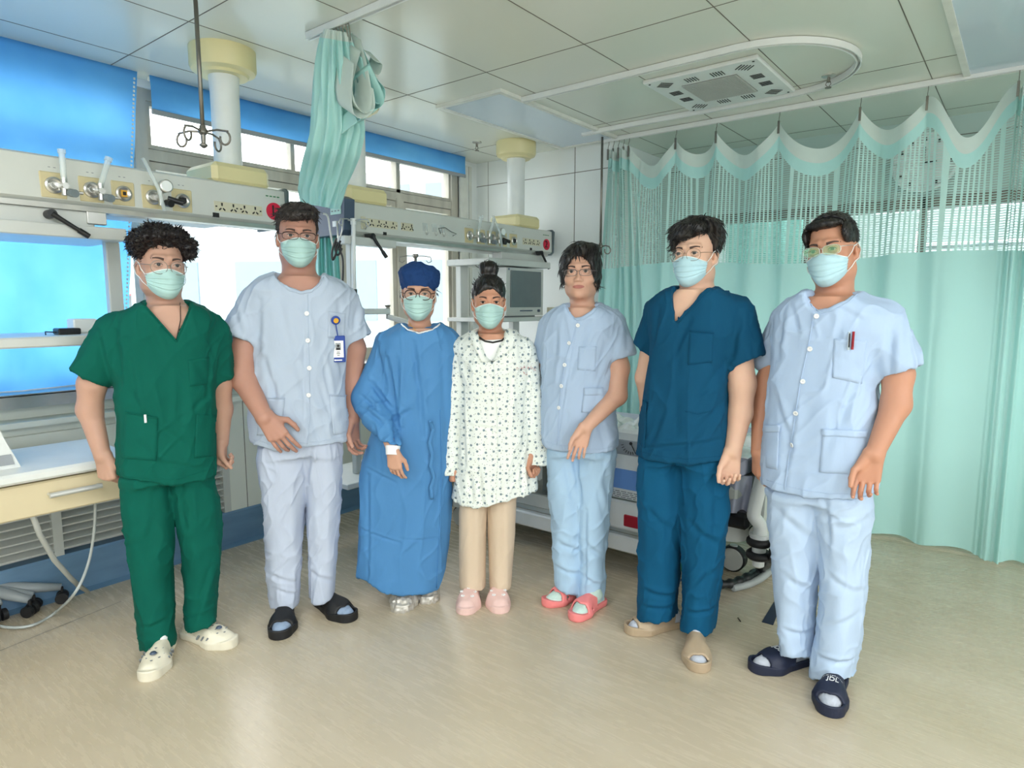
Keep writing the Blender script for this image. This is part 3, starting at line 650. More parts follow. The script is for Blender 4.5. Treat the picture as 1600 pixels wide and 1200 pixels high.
# hanger top behind the gown's cap
t=thing('drip_stand',onX(649,415,-3.2),'small drip stand head with wire hooks just above the blue surgical cap','drip stand')
h=onX(649,400,-3.2)
MB().cyl(h,h-Vector((0,0,1.6)),.010,n=12).build('pole','steel',t,smooth=True)
MB().lathe([(.001,.014),(.02,.012),(.02,-.004),(.012,-.012),(.001,-.012)][::-1],h,18).build('hub','dark_steel',t,angle=40)
MB().lathe([(.001,0),(.13,0),(.13,.012),(.03,.03),(.001,.03)],h-Vector((0,0,1.6)),24).build('base','grey_white_metal',t)
for a in (.75,2.35,3.9,5.5):
    d=Vector((math.cos(a),math.sin(a),0)); MB().tube([h,h+d*.06,h+d*.10+Vector((0,0,-.008)),h+d*.105+Vector((0,0,-.035)),h+d*.085+Vector((0,0,-.045)),h+d*.07+Vector((0,0,-.03))],.003,6).build('hook','dark_steel',t,smooth=True)
# ---- monitor station
t=thing('monitor_station',(-2.98,3.85,1.7),'cream hanging shelf station under the right end of unit 2','hanging station')
MB().box((UX-.08,3.64,1.70),(UX+.01,4.17,1.765),ch=.004).build('carriage','grey_white_metal',t)
MB().box((-3.3,3.42,1.665),(-2.90,4.15,1.71),ch=.004).build('cross_beam','grey_white_metal',t)
MB().box((-3.25,3.46,.62),(-3.2,3.54,1.68),ch=.004).build('post','grey_white_metal',t); MB().box((-3.25,4.07,.62),(-3.2,4.15,1.68),ch=.004).build('post','grey_white_metal',t)
MB().box((-3.3,3.42,1.27),(-2.86,4.22,1.30),ch=.004).build('shelf','grey_white_metal',t)
MB().box((-3.3,3.42,.62),(-2.86,4.22,.65),ch=.004).build('shelf','grey_white_metal',t)
MB().box((-2.90,4.10,1.30),(-2.87,4.36,1.37),ch=.003).build('socket_plate','beige_light',t)
lever(t,4.08,1.78,(.1,.55,-.8),UX+.03)
t=thing('patient_monitor',(-2.98,3.87,1.30),'square patient monitor with a dark screen on the shelf beside the masked patient','monitor')
MB().prism([(-3.14,1.31),(-2.93,1.31),(-2.925,1.655),(-3.10,1.655)],'y',3.64,4.09).build('case','grey_white_metal',t)
MB().box((-2.93,3.685,1.372),(-2.919,4.055,1.635),ch=.002).build('screen','screen_dark',t)
MB().lathe([(.001,0),(.008,0),(.001,.002)],(-2.922,3.665,1.643),12,Matrix.Rotation(math.pi/2,4,'Y')).build('logo_dot','slate_plastic',t)
g=MB()
for k in range(7): g.box((-2.926,3.80+.022*k,1.342),(-2.918,3.813+.022*k,1.35))
g.cyl((-2.93,4.03,1.345),(-2.915,4.03,1.345),.010,n=14); g.build('button','slate_plastic',t)
MB().box((-3.1,3.7,1.30),(-2.96,4.03,1.312)).build('foot','grey_plastic',t)
# ================================================================== MINT CURTAINS
def mint(name,net):
    m=bpy.data.materials.new(name); m.use_nodes=True; N=m.node_tree.nodes; L=m.node_tree.links; b=N['Principled BSDF']; out=N['Material Output']
    col=lin((192,238,234)) if not net else lin((200,236,230))
    b.inputs['Base Color'].default_value=(*col,1); b.inputs['Roughness'].default_value=.75
    td=N.new('ShaderNodeBsdfTranslucent'); td.inputs[0].default_value=(*col,1); mx=N.new('ShaderNodeMixShader'); mx.inputs[0].default_value=.30
    L.new(b.outputs[0],mx.inputs[1]); L.new(td.outputs[0],mx.inputs[2])
    uv=N.new('ShaderNodeUVMap'); uv.uv_map='uv'
    if net:
        sp=N.new('ShaderNodeSeparateXYZ'); L.new(uv.outputs[0],sp.inputs[0])
        def stripe(out_,freq,duty):
            a=N.new('ShaderNodeMath'); a.operation='MULTIPLY'; a.inputs[1].default_value=freq; L.new(out_,a.inputs[0])
            f=N.new('ShaderNodeMath'); f.operation='FRACT'; L.new(a.outputs[0],f.inputs[0])
            g=N.new('ShaderNodeMath'); g.operation='LESS_THAN'; g.inputs[1].default_value=duty; L.new(f.outputs[0],g.inputs[0]); return g.outputs[0]
        s1=stripe(sp.outputs['X'],30,.40); s2=stripe(sp.outputs['Y'],75,.30)
        mm=N.new('ShaderNodeMath'); mm.operation='MAXIMUM'; L.new(s1,mm.inputs[0]); L.new(s2,mm.inputs[1])
        tr=N.new('ShaderNodeBsdfTransparent'); m2=N.new('ShaderNodeMixShader'); L.new(mm.outputs[0],m2.inputs[0]); L.new(tr.outputs[0],m2.inputs[1]); L.new(mx.outputs[0],m2.inputs[2]); L.new(m2.outputs[0],out.inputs[0])
    else:
        w=N.new('ShaderNodeTexNoise'); w.inputs['Scale'].default_value=3; bp=N.new('ShaderNodeBump'); bp.inputs['Strength'].default_value=.25; bp.inputs['Distance'].default_value=.02
        L.new(w.outputs['Fac'],bp.inputs['Height']); L.new(bp.outputs[0],b.inputs['Normal']); L.new(mx.outputs[0],out.inputs[0])
    MATS[name]=m
mint('mint_cloth',False); mint('mint_net',True)
mat('header_white',(222,236,230),.8,var=.03,trans=.3)
def uvgrid(name,P,UV,m,parent):
    mb=MB().grid(P); o=mb.build(name,m,parent,smooth=True); me=o.data
    l=me.uv_layers.new(name='uv'); flat=[q for r in UV for q in r]
    idx=np.zeros(len(me.loops),dtype=np.int32); me.loops.foreach_get('vertex_index',idx)
    arr=np.array(flat,dtype=np.float32)[idx].ravel(); l.data.foreach_set('uv',arr); return o
# long curtain: hooks at given x, header sags between
hx=[-2.50,-2.455,-2.42,-2.385,-2.35,-2.08,-1.86,-1.555,-1.195,-.765,-.44,-.18,.0,.05,.10,.5,.9]
hx=[onY(u,200,RY).x for u in (952,960,968,976,984)]+[onY(u,v,RY).x for u,v in ((1057,215),(1120,205),(1218,190),(1345,170),(1450,148),(1592,130))]
hx+= [hx[-1]+d for d in (.03,.07,.11,.4,.8)]
t=thing('mint_curtain',(-.9,RY,0),'long mint curtain with see-through mesh top spanning behind the people on the right','curtain')
Pn=[];Ph=[];Pc=[];Un=[];Uh=[];Uc=[]; Pw=[]; acc=0; prev=None
zb=.02
for s in range(len(hx)-1):
    a,b=hx[s],hx[s+1]; w=b-a; n=max(6,int(w/.009)); wide=w>.1
    deep = .24 if s==9 else (.42*w if wide else .03)
    for i in range(n if s<len(hx)-2 else n+1):
        f=i/n; x=a+w*f
        sag=deep*math.sin(math.pi*f)**(.8 if s!=9 else 2.2); z0=2.515-sag
        yo=(.045 if wide else .05)*math.sin(2*math.pi*f+(s%2)*math.pi)+(0.03*math.sin(math.pi*f) if wide else 0)
        fold=.022*math.sin(x*23+.8*math.sin(x*9))+.007*math.sin(x*47+1)
        if x<hx[4]+.08: fold=.03*math.sin(x*190)
        if x>-.05 : fold=.04*math.sin(x*40)+.015*math.sin(x*90)
        colp=[]
        def pt(z):
            k=max(0,min(1,(2.4-z)/1.2)); yy=yo*(1-.75*k)+fold*(.25+.75*k)
            xx=x+ (.03*math.sin(x*23)*k if wide else 0)
            if x<hx[4]+.05: xx=x+(x-hx[2])*.9*k   # the gathered end spreads towards the floor
            yy+=-.05*max(0,(1.0-z))*math.sin(x*5+1)*.6
            return Vector((xx,RY+yy,z))
        p=pt(1.2)
        if prev is not None: acc+=min((p-prev).length,.02)*1.0
        prev=p
        hw=.085 if wide else .06
        zz=[z0,z0-hw*.5,z0-hw]; Pw.append([pt(z) for z in zz]); 
        zz2=[z0-hw-.075*k/2 for k in range(3)]; Ph.append([pt(z) for z in zz2]); Uh.append([(acc,z) for z in zz2])
        nb=1.665-.02*math.sin(x*4); zt=zz2[-1]; zn=[zt+(nb-zt)*k/24 for k in range(25)]; Pn.append([pt(z) for z in zn]); Un.append([(acc,z) for z in zn])
        zc=[nb+(zb+.01*math.sin(x*20)-nb)*k/40 for k in range(41)]; Pc.append([pt(z) for z in zc]); Uc.append([(acc,z) for z in zc])
uvgrid('header_band',Pw,Uh,'header_white',t); uvgrid('header_cloth',Ph,Uh,'mint_cloth',t); uvgrid('mesh_net',Pn,Un,'mint_net',t); uvgrid('curtain_cloth',Pc,Uc,'mint_cloth',t)
for x in hx[:-2]: MB().box((x-.006,RY-.018,2.44),(x+.006,RY-.011,2.515)).tube([(x,RY-.014,2.51),(x,RY-.01,2.535),(x,RY,2.55),(x,RY,2.575)],.002,6).build('curtain_hook','dark_steel',t)
# bunched, rolled up curtain at top left centre
t=thing('bunched_curtain',atD(530,60,2.98),'bunched mint curtain gathered at the ceiling track and thrown over unit 2','curtain')
rows=[(48,505,548,3.0,2.98),(75,498,555,3.0,2.98),(110,494,560,2.98,2.98),(150,492,562,2.98,2.98),(200,488,566,3.0,3.0),(240,481,557,3.05,3.05),(275,473,545,3.15,3.12),(300,468,535,3.2,3.2),(322,470,527,3.24,3.24)]
Pn=[];Un=[]; nth=140
for k in range(nth+1):
    a=2*math.pi*k/nth; row=[];urow=[]
    for j in range(60):
        s=j/59*(len(rows)-1); i=min(int(s),len(rows)-2); f=s-i; r=[rows[i][q]*(1-f)+rows[i+1][q]*f for q in range(5)]
        lob=1+.16*math.sin(13*a+.4*s)+.09*math.sin(23*a-1.0*s)
        u=(r[1]+r[2])/2+(r[2]-r[1])/2*math.cos(a)*lob*.92; d=r[3]+.085*math.sin(a)*lob
        row.append(atD(u,r[0]+ (r[2]-r[1])*.08*math.cos(a),d)); urow.append((a*.25,s*.2))
    Pn.append(row);Un.append(urow)
sp_=14
uvgrid('gathered_cloth',[r[sp_-1:] for r in Pn],[r[sp_-1:] for r in Un],'mint_cloth',t)
uvgrid('gathered_net',[r[4:sp_] for r in Pn],[r[4:sp_] for r in Un],'mint_cloth',t)
uvgrid('gathered_header',[r[:5] for r in Pn],[r[:5] for r in Un],'header_white',t)
def ribbon(center_pts,wid,depth0,loop,name,m):
    P=[]
    for (u,v,d) in smoothpath3(center_pts): P.append([atD(u-wid[0]*k,v-wid[1]*k,d+loop*k) for k in np.linspace(-1,1,8)])
    MB().grid(P,.004,(.3,.2,0)).build(name,m,t,smooth=True)
def smoothpath3(P): return [tuple(q) for q in smoothpath(P,8)]
ribbon([(548,52,3.0),(560,100,2.92),(566,150,2.88),(556,168,2.86),(540,150,2.86),(536,120,2.9),(548,70,2.96)],(15,10),0,.05,'folded_header','header_white')
ribbon([(552,62,3.0),(574,110,2.95),(588,130,2.92),(585,150,2.9),(572,150,2.9),(560,120,2.92),(552,80,2.95)],(13,10),0,.05,'folded_header','mint_cloth')
ribbon([(550,60,3.0),(575,85,3.0),(588,92,3.0),(582,108,2.98),(566,100,2.98),(556,80,3.0)],(9,9),0,.05,'folded_header','header_white')
ribbon([(562,110,2.9),(585,160,2.88),(580,178,2.86),(560,185,2.86),(545,200,2.88),(538,178,2.9)],(14,-11),0,.04,'folded_header','mint_cloth')
ribbon([(540,90,2.9),(536,140,2.86),(541,170,2.84),(556,176,2.84),(572,160,2.86),(570,130,2.88)],(13,9),0,.04,'folded_header','header_white')
for k in range(9):
    a=atD(506+5*k,36,2.98); a=onY(506+4.8*k,40,1.845); b=atD(508+5*k+2*math.sin(k*2),66+3*math.sin(k*3),2.95)
    MB().tube([Vector((a.x,1.845,2.57)),(Vector((a.x,1.845,2.57))+b)/2+Vector((.004,0,0)),b],.0022,6).build('curtain_hook','dark_steel',t)
P=[]
for i in range(50):
    f=i/49; P.append([atD(488+36*f+8*f*k,325+ (115)*k,3.85+.05*math.sin(f*22)) for k in np.linspace(0,1.15,12)])
MB().grid(P,.002,(1,0,0)).build('curtain_tail','mint_cloth',t,smooth=True)
# ================================================================== BED
t=thing('hospital_bed',(-1.8,3.35,0),'white hospital bed with a blue striped side panel behind the nurse and navy scrubs','bed')
BY0,BY1=2.87,3.82
MB().box((-2.78,BY0,.13),(-1.22,BY0+.05,.215),ch=.008).box((-2.78,BY1-.05,.13),(-1.22,BY1,.215),ch=.008).box((-2.78,BY0,.13),(-2.73,BY1,.215),ch=.008).box((-1.27,BY0,.13),(-1.22,BY1,.215),ch=.008).build('base_frame','bed_white',t)
MB().box((-2.75,BY0+.03,.25),(-1.3,BY0+.06,.32)).box((-2.7,BY0+.05,.215),(-1.3,BY1-.05,.24)).box((-2.3,BY0+.35,.22),(-2.1,BY1-.35,.50)).box((-1.5,BY0+.35,.22),(-1.3,BY1-.35,.50)).build('lift_frame','bed_grey',t)
MB().box((-2.75,BY0+.03,.50),(-.98,BY1-.03,.56),ch=.01).build('mattress_deck','bed_grey',t)
MB().box((-2.72,BY0+.04,.56),(-1.0,BY1-.04,.69),ch=.03).build('mattress','sheet_lilac',t,angle=40)
sr=MB().box((-1.90,BY0-.03,.42),(-1.08,BY0+.01,.775),ch=.015).build('side_rail','bed_white',t,angle=30)
MB().box((-1.905,BY0-.034,.475),(-1.075,BY0-.026,.575)).build('blue_stripe','blue_stripe',sr)
MB().box((-1.58,BY0-.034,.65),(-1.40,BY0-.027,.725),ch=.01).build('angle_gauge','grey_plastic',sr)
gg=MB(); cc=Vector((-1.49,BY0-.036,.712))
for k in range(11):
    a=math.pi*(1.08+.84*k/10); d=Vector((math.cos(a),0,math.sin(a))); gg.cyl(cc+d*.042,cc+d*.056,.0016,n=6)
gg.cyl(cc,cc+Vector((.02,0,-.035)),.002,n=6); gg.cyl(cc+Vector((0,-.002,0)),cc+Vector((0,.003,0)),.008,n=12); gg.build('gauge_marking','ink_black',sr)
MB().box((-1.86,BY0-.034,.425),(-1.12,BY0-.026,.468)).build('text_label','bed_white',sr)
gg=MB(); random.seed(2)
for k in range(4):
    x=-1.85
    while x<-1.14:
        l=random.uniform(.01,.04); gg.box((x,BY0-.036,.430+.0095*k),(x+l,BY0-.033,.4335+.0095*k)); x+=l+.007
gg.build('label_print','ink_grey',sr)
MB().box((-1.92,BY0-.02,.25),(-1.72,BY0+.02,.41),ch=.01).box((-1.62,BY0-.03,.26),(-1.35,BY0+.01,.41),ch=.01).build('release_bracket','bed_white',t)
MB().box((-1.52,BY0-.04,.285),(-1.34,BY0-.028,.345),ch=.004).build('release_handle','dark_red',t)
MB().box((-2.7,BY0-.02,.42),(-2.05,BY0+.01,.72),ch=.015).build('side_rail','bed_white',t,angle=30)
# head end board + bumper column
MB().prism([(2.93,.30),(3.80,.30),(3.80,.95),(3.70,1.0),(3.0,1.0),(2.93,.93)],'x',-.93,-.88).build('end_board','bed_grey',t) if False else None
eb=[onX(1212,738,-.86),onX(1240,738,-.86)]
MB().prism([(2.99,.22),(3.72,.22),(3.76,.70),(3.05,.70)],'x',-.93,-.89).build('end_board','bed_grey',t)
bp=[atD(1209,700,3.02),atD(1199,745,3.0),atD(1190,790,2.98),atD(1175,800,2.97),atD(1188,822,2.96),atD(1184,838,2.95)]
MB().tube(smoothpath([atD(1208,690,2.84),atD(1193,738,2.84),atD(1181,786,2.84),atD(1178,806,2.84),atD(1187,820,2.84),atD(1188,838,2.84)]),[.030]*31,14).build('bumper_post','bed_white',t,smooth=True)
k0=atD(1187,834,2.84)
MB().lathe([(.001,.0),(.042,0),(.042,-.02),(.03,-.024),(.03,-.085),(.038,-.088),(.038,-.12),(.026,-.125),(.026,-.15),(.012,-.16),(.001,-.16)][::-1],k0,24).build('bumper_hub','bed_white',t,angle=40)
for dz in (-.036,-.098): MB().lathe([(.028,-.014),(.045,-.019),(.055,-.010),(.057,0),(.055,.010),(.045,.019),(.028,.014)],k0+Vector((0,0,dz)),32).build('bumper_wheel','rubber_black',t,smooth=True)
MB().box((-1.1,BY0+.05,.36),(-.93,BY0+.5,.44),ch=.02).build('end_tray','black_plastic',t)
MB().lathe([(.001,.36),(.09,.36),(.085,.25),(.001,.25)][::-1],(-1.08,BY0+.25,0),28).build('motor_cover','bed_white',t,angle=40)
def castor(x,y,r=.065,parent=None):
    R=Matrix.Rotation(math.pi/2,4,'X')
    MB().lathe([(.001,-.03),(r*.8,-.03),(r,-.022),(r,.022),(r*.8,.03),(.001,.03)],(x,y,r+.001),32,R).build('castor_tyre','rubber_black',parent,angle=40)
    MB().lathe([(.001,-.034),(r*.84,-.034),(r*.88,-.029),(r*.88,.029),(r*.84,.034),(.001,.034)],(x,y,r+.001),32,R).build('castor_cover','grey_white_metal',parent,angle=40)
    MB().cyl((x,y,r),(x,y,.14),.02,n=16).build('castor_stem','bed_white',parent)
for x,y in ((-2.70,2.92),(-1.12,3.30),(-2.70,3.75),(-1.12,3.75)): castor(x,y,.068,t)
gp=onY(1064,886,2.80)
MB().box(gp+Vector((-.03,-.003,-.02)),gp+Vector((.05,.0,.02)),Matrix()).build('green_tag','green_tag',t)
# crumpled plastic film on bed
g=MB(); P=[]
random.seed(7)
for i in range(60):
    row=[]
    for j in range(24):
        x=-2.1+1.16*i/59; y=2.90+.5*j/23; z=.72+.012*math.sin(x*40+y*9)+.012*math.sin(y*38-x*13)+.01*math.sin(x*90+2*y)
        ed=min(i,59-i,6)/6*min(j+1,23-j,5)/5; row.append((x,y,.70+(z+.03-.70)*min(1,ed+.1)))
    P.append(row)
tag(MB().grid(P,.002,(0,0,-1)).build('plastic_sheet','plastic_film',smooth=True),'crumpled clear white plastic sheet lying on the hospital bed','plastic sheet')
P=[]
for i in range(30):
    f=i/29; top=[atD(1140+34*f,752+3*math.sin(f*9),2.93+.04*math.sin(f*8)),]
    P.append([atD(1128+48*f+ (6-10*f)*s,745+57*s+ (1-f)*0,2.92+.03*math.sin(f*9+s*2)) for s in np.linspace(0,1,14)])
tag(MB().grid(P,.02,(-.6,.78,0)).build('bed_sheet','sheet_lilac',smooth=True),'lilac grey sheet hanging over the bed end between navy scrubs and the rightmost man','bed sheet')
# hoses on floor
t=thing('breathing_hose',onZ(1165,905,0),'black sleeved corrugated hose on the floor beside the bed bumper','hose')
hp=smoothpath([onZ(1112,912,.04),onZ(1140,912,.04),onZ(1168,902,.045),onZ(1190,888,.06),atD(1207,868,2.78),atD(1214,845,2.80)],8)
rr_=[.021+.004*math.sin(i*1.7) for i in range(len(hp))]
MB().tube(hp,rr_,14).build('black_sleeve','bag_black',t,smooth=True)
hq=smoothpath([onZ(1145,919,.025),onZ(1172,912,.025),onZ(1195,899,.03),onZ(1208,884,.05),atD(1216,865,2.72)],26)
MB().tube(hq,[.014+.005*(i%2) for i in range(len(hq))],12).build('corrugated_tube','hose_clear',t,smooth=True)
tag(MB().tube(smoothpath([onZ(1078,900,.03),onZ(1066,905,.02),onZ(1056,915,.012),onZ(1054,935,.008),onZ(1060,955,.006)]),.005,8).build('grey_cable','slate_plastic',smooth=True),'thin dark cable curling on the floor between the navy trouser legs','cable')
a=onZ(1190,972,.001); b=onZ(1208,977,.001); c=onZ(1224,936,.001); d=onZ(1212,936,.001)
tag(MB().add([a,b,c,d,a+Vector((0,0,.001)),b+Vector((0,0,.001)),c+Vector((0,0,.001)),d+Vector((0,0,.001))],[(3,2,1,0),(4,5,6,7),(0,1,5,4),(1,2,6,5),(2,3,7,6),(3,0,4,7)]).build('floor_tape','navy_tape'),'strip of dark navy tape stuck on the floor left of the rightmost man','tape')
a=onZ(1153,965,.002); b=onZ(1157,971,.002)
tag(MB().cyl(a,b,.0025,n=6).build('lint_scrap','ink_black'),'tiny dark scrap lying on the floor right of the navy trousers','scrap')
# ================================================================== PEOPLE: tools
_rng=np.random.RandomState(11); _T=_rng.rand(65536).astype(np.float32)*2-1
def vnoise(P):
    P=np.asarray(P,dtype=np.float64); i=np.floor(P).astype(np.int64); f=P-i; u=f*f*(3-2*f); r=0
    for a in (0,1):
        for b in (0,1):
            for c in (0,1):
                h=((i[:,0]+a)*73856093 ^ (i[:,1]+b)*19349663 ^ (i[:,2]+c)*83492791) & 65535
                w=(u[:,0] if a else 1-u[:,0])*(u[:,1] if b else 1-u[:,1])*(u[:,2] if c else 1-u[:,2]); r=r+w*_T[h]
    return r
def fbm(P,o=3):
    r=0;a=1
    for k in range(o): r=r+a*vnoise(P*(2**k)+17.3*k); a*=.5
    return r
class Field:
    def __init__(s,lo,hi,h):
        s.h=h; s.lo=np.array(lo,float); n=np.ceil((np.array(hi)-s.lo)/h).astype(int)+1; s.n=n
        s.ax=[(s.lo[k]+h*np.arange(n[k])).astype(np.float32) for k in range(3)]
        s.F=np.full(tuple(n),.2,np.float32)
    def sl(s,lo,hi,pad):
        r=[]
        for k in range(3):
            a=int(max(0,math.floor((lo[k]-pad-s.lo[k])/s.h))); b=int(min(s.n[k],math.ceil((hi[k]+pad-s.lo[k])/s.h)+1))
            if b<=a: return None
            r.append(slice(a,b))
        return tuple(r)
    def co(s,sl): return s.ax[0][sl[0]][:,None,None],s.ax[1][sl[1]][None,:,None],s.ax[2][sl[2]][None,None,:]
    def put(s,sl,d,k=.01,sub=False):
        A=s.F[sl]
        if sub:
            if k<=0: s.F[sl]=np.maximum(A,-d); return
            h=np.clip(.5-.5*(A+d)/k,0,1); s.F[sl]=A*(1-h)+(-d)*h+k*h*(1-h)
        else:
            if k<=0: s.F[sl]=np.minimum(A,d); return
            h=np.clip(.5+.5*(d-A)/k,0,1); s.F[sl]=d*(1-h)+A*h-k*h*(1-h)
    def cone(s,a,b,ra,rb,k=.01,sub=False,flat=None,fs=1,plane=None):
        a=np.array(a,float);b=np.array(b,float); rm=max(ra,rb)*max(1,1/fs if fs<1 else 1)
        sl=s.sl(np.minimum(a,b)-rm,np.maximum(a,b)+rm,k+2*s.h+.01)
        if sl is None: return
        X,Y,Z=s.co(sl); ab=b-a; L2=max(1e-9,float(ab@ab))
        px,py,pz=X-a[0],Y-a[1],Z-a[2]; t=np.clip((px*ab[0]+py*ab[1]+pz*ab[2])/L2,0,1)
        dx,dy,dz=px-t*ab[0],py-t*ab[1],pz-t*ab[2]
        if flat is not None:
            q=dx*flat[0]+dy*flat[1]+dz*flat[2]; d=np.sqrt(np.maximum(0,dx*dx+dy*dy+dz*dz+q*q*(fs*fs-1)))-(ra+(rb-ra)*t)
        else: d=np.sqrt(dx*dx+dy*dy+dz*dz)-(ra+(rb-ra)*t)
        if plane is not None: d=np.maximum(d,(X-plane[0][0])*plane[1][0]+(Y-plane[0][1])*plane[1][1]+(Z-plane[0][2])*plane[1][2])
        s.put(sl,d,k,sub)
    def ell(s,c,r,k=.01,sub=False,T=None):
        """ellipsoid; T=(R,o,sc): c and r are in that frame"""
        c=np.array(c,float); r=np.array(r,float)
        if T is None: R=np.eye(3);o=np.zeros(3);sc=1
        else: R,o,sc=T
        w=o+R@(c*sc); e=max(r)*sc
        # tight box of the rotated ellipsoid
        ext=np.sqrt(((R*(r*sc))**2).sum(1))
        sl=s.sl(w-ext,w+ext,k+2*s.h)
        if sl is None: return
        X,Y,Z=s.co(sl); X=X-w[0];Y=Y-w[1];Z=Z-w[2]
        q=[(X*R[0,i]+Y*R[1,i]+Z*R[2,i])/(r[i]*sc) for i in range(3)]
        k0=np.sqrt(q[0]**2+q[1]**2+q[2]**2); k1=np.sqrt((q[0]/r[0])**2+(q[1]/r[1])**2+(q[2]/r[2])**2)/sc
        s.put(sl,k0*(k0-1)/np.maximum(k1,1e-6),k,sub)
    def coneT(s,a,b,ra,rb,T,k=.01,sub=False,**kw):
        R,o,sc=T; s.cone(o+R@(np.array(a)*sc),o+R@(np.array(b)*sc),ra*sc,rb*sc,k,sub,**kw)
    def stack(s,rows,k=.01,sub=False,zlo=None,zhi=None,shrink=0,cut=None,n=2.3,soft=.03):
        """rows: (z,cx,cy,rx,ry) any order; horizontal superellipses"""
        R=np.array(sorted(rows)); z0=R[0,0] if zlo is None else zlo; z1=R[-1,0] if zhi is None else zhi
        rx=R[:,3].max();ry=R[:,4].max()
        sl=s.sl((R[:,1].min()-rx,R[:,2].min()-ry,z0),(R[:,1].max()+rx,R[:,2].max()+ry,z1),k+2*s.h)
        if sl is None: return
        X,Y,Z=s.co(sl); z=s.ax[2][sl[2]]
        zz=np.arange(R[0,0]-.1,R[-1,0]+.1,.004)
        def col(c):
            v=np.interp(zz,R[:,0],R[:,c]); g=int(soft/.004)
            if g>1:
                ker=np.hanning(g+2); ker/=ker.sum(); vp=np.pad(v,(len(ker)//2,len(ker)-1-len(ker)//2),mode='edge'); v=np.convolve(vp,ker,'valid')
            return np.interp(z,zz,v)[None,None,:].astype(np.float32)
        cx,cy,ax_,ay=col(1),col(2),np.maximum(.004,col(3)-shrink),np.maximum(.004,col(4)-shrink)
        q=(np.abs((X-cx)/ax_)**n+np.abs((Y-cy)/ay)**n)**(1/n)
        d=(q-1)*np.minimum(ax_,ay)
        d=np.maximum(d,np.maximum(z0-Z,Z-z1))
        if cut is not None: d=np.maximum(d,cut(X,Y,Z))
        s.put(sl,d,k,sub)
    def func(s,lo,hi,fn,k=0,sub=False):
        sl=s.sl(lo,hi,0)
        if sl is None: return
        s.put(sl,(fn(*s.co(sl))).astype(np.float32)+np.zeros([q.stop-q.start for q in sl],np.float32),k,sub)
    def mesh(s):
        F=s.F; F[0]=F[-1]=.1; F[:,0]=F[:,-1]=.1; F[:,:,0]=F[:,:,-1]=.1
        I=(F<0); n=F.shape
        c=I[:-1,:-1,:-1].astype(np.int8)
        for a,b,d in [(1,0,0),(0,1,0),(1,1,0),(0,0,1),(1,0,1),(0,1,1),(1,1,1)]: c+=I[a:n[0]-1+a,b:n[1]-1+b,d:n[2]-1+d]
        act=(c>0)&(c<8); idx=np.argwhere(act).astype(np.int32); m=len(idx)
        vid=np.full(act.shape,-1,np.int32); vid[act]=np.arange(m)
        flat=F.ravel(); st=(n[1]*n[2],n[2],1); base=idx[:,0].astype(np.int64)*st[0]+idx[:,1].astype(np.int64)*st[1]+idx[:,2]
        cor=[(a,b,d) for a in (0,1) for b in (0,1) for d in (0,1)]; val={q:flat[base+q[0]*st[0]+q[1]*st[1]+q[2]] for q in cor}
        P=np.zeros((m,3),np.float32); cnt=np.zeros(m,np.float32)
        for q in cor:
            for ax in range(3):
                if q[ax]==0:
                    q2=list(q); q2[ax]=1; q2=tuple(q2); a=val[q]; b=val[q2]; x=(a<0)!=(b<0)
                    t=np.where(x,a/np.where(a==b,1,a-b),0)
                    for k in range(3): P[:,k]+=np.where(x,(q[k]+t) if k==ax else q[k],0)
                    cnt+=x
        P=P/cnt[:,None]; V=s.lo+(idx+P)*s.h
        faces=[]
        for ax in range(3):
            a=[slice(0,n[0]-1),slice(0,n[1]-1),slice(0,n[2]-1)]
            lo=[slice(1,n[k]-1) for k in range(3)]; hi=list(lo); lo[ax]=slice(0,n[ax]-1); hi[ax]=slice(1,n[ax])
            A=I[tuple(lo)]; B=I[tuple(hi)]; E=np.argwhere(A!=B)
            if not len(E): continue
            off=[1,1,1]; off[ax]=0; E=E+np.array(off); inside=I[E[:,0],E[:,1],E[:,2]]
            u,v=[k for k in range(3) if k!=ax]
            def cell(du,dv):
                Q=E.copy(); Q[:,u]-=du; Q[:,v]-=dv; return vid[Q[:,0],Q[:,1],Q[:,2]]
            f=np.stack([cell(1,1),cell(0,1),cell(0,0),cell(1,0)],1)
            fl=inside if ax!=1 else ~inside
            f[~fl]=f[~fl][:,::-1]; faces.append(f)
        return V,np.concatenate(faces)
def normals(V,Fa):
    a=V[Fa[:,2]]-V[Fa[:,0]]; b=V[Fa[:,3]]-V[Fa[:,1]]; c=np.cross(a,b); N=np.zeros_like(V)
    for k in range(4):
        for q in range(3): N[:,q]+=np.bincount(Fa[:,k],c[:,q],len(V))
    return N/np.maximum(1e-12,np.linalg.norm(N,axis=1))[:,None]
def relax(V,Fa,it=1,w=.5):
    for _ in range(it):
        S_=np.zeros_like(V); C_=np.zeros(len(V))
        for k in range(4):
            for j in (Fa[:,(k+1)%4],Fa[:,(k+3)%4]):
                for q in range(3): S_[:,q]+=np.bincount(Fa[:,k],V[j,q],len(V))
                C_+=np.bincount(Fa[:,k],minlength=len(V))
        V=V*(1-w)+w*S_/C_[:,None]
    return V
def npmesh(name,V,Fa,m,parent,smooth=True):
    me=bpy.data.meshes.new(name); me.vertices.add(len(V)); me.vertices.foreach_set('co',V.astype(np.float32).ravel())
    me.loops.add(Fa.size); me.loops.foreach_set('vertex_index',Fa.astype(np.int32).ravel()); me.polygons.add(len(Fa))
    me.polygons.foreach_set('loop_start',np.arange(0,Fa.size,4,dtype=np.int32)); me.update(calc_edges=True); me.validate()
    if smooth: me.shade_smooth()
    me.materials.append(M(m) if isinstance(m,str) else m)
    o=bpy.data.objects.new(name,me); S.collection.objects.link(o); o.parent=parent; return o
def bvh(V,Fa): return BVHTree.FromPolygons([tuple(p) for p in V.tolist()],Fa.tolist())
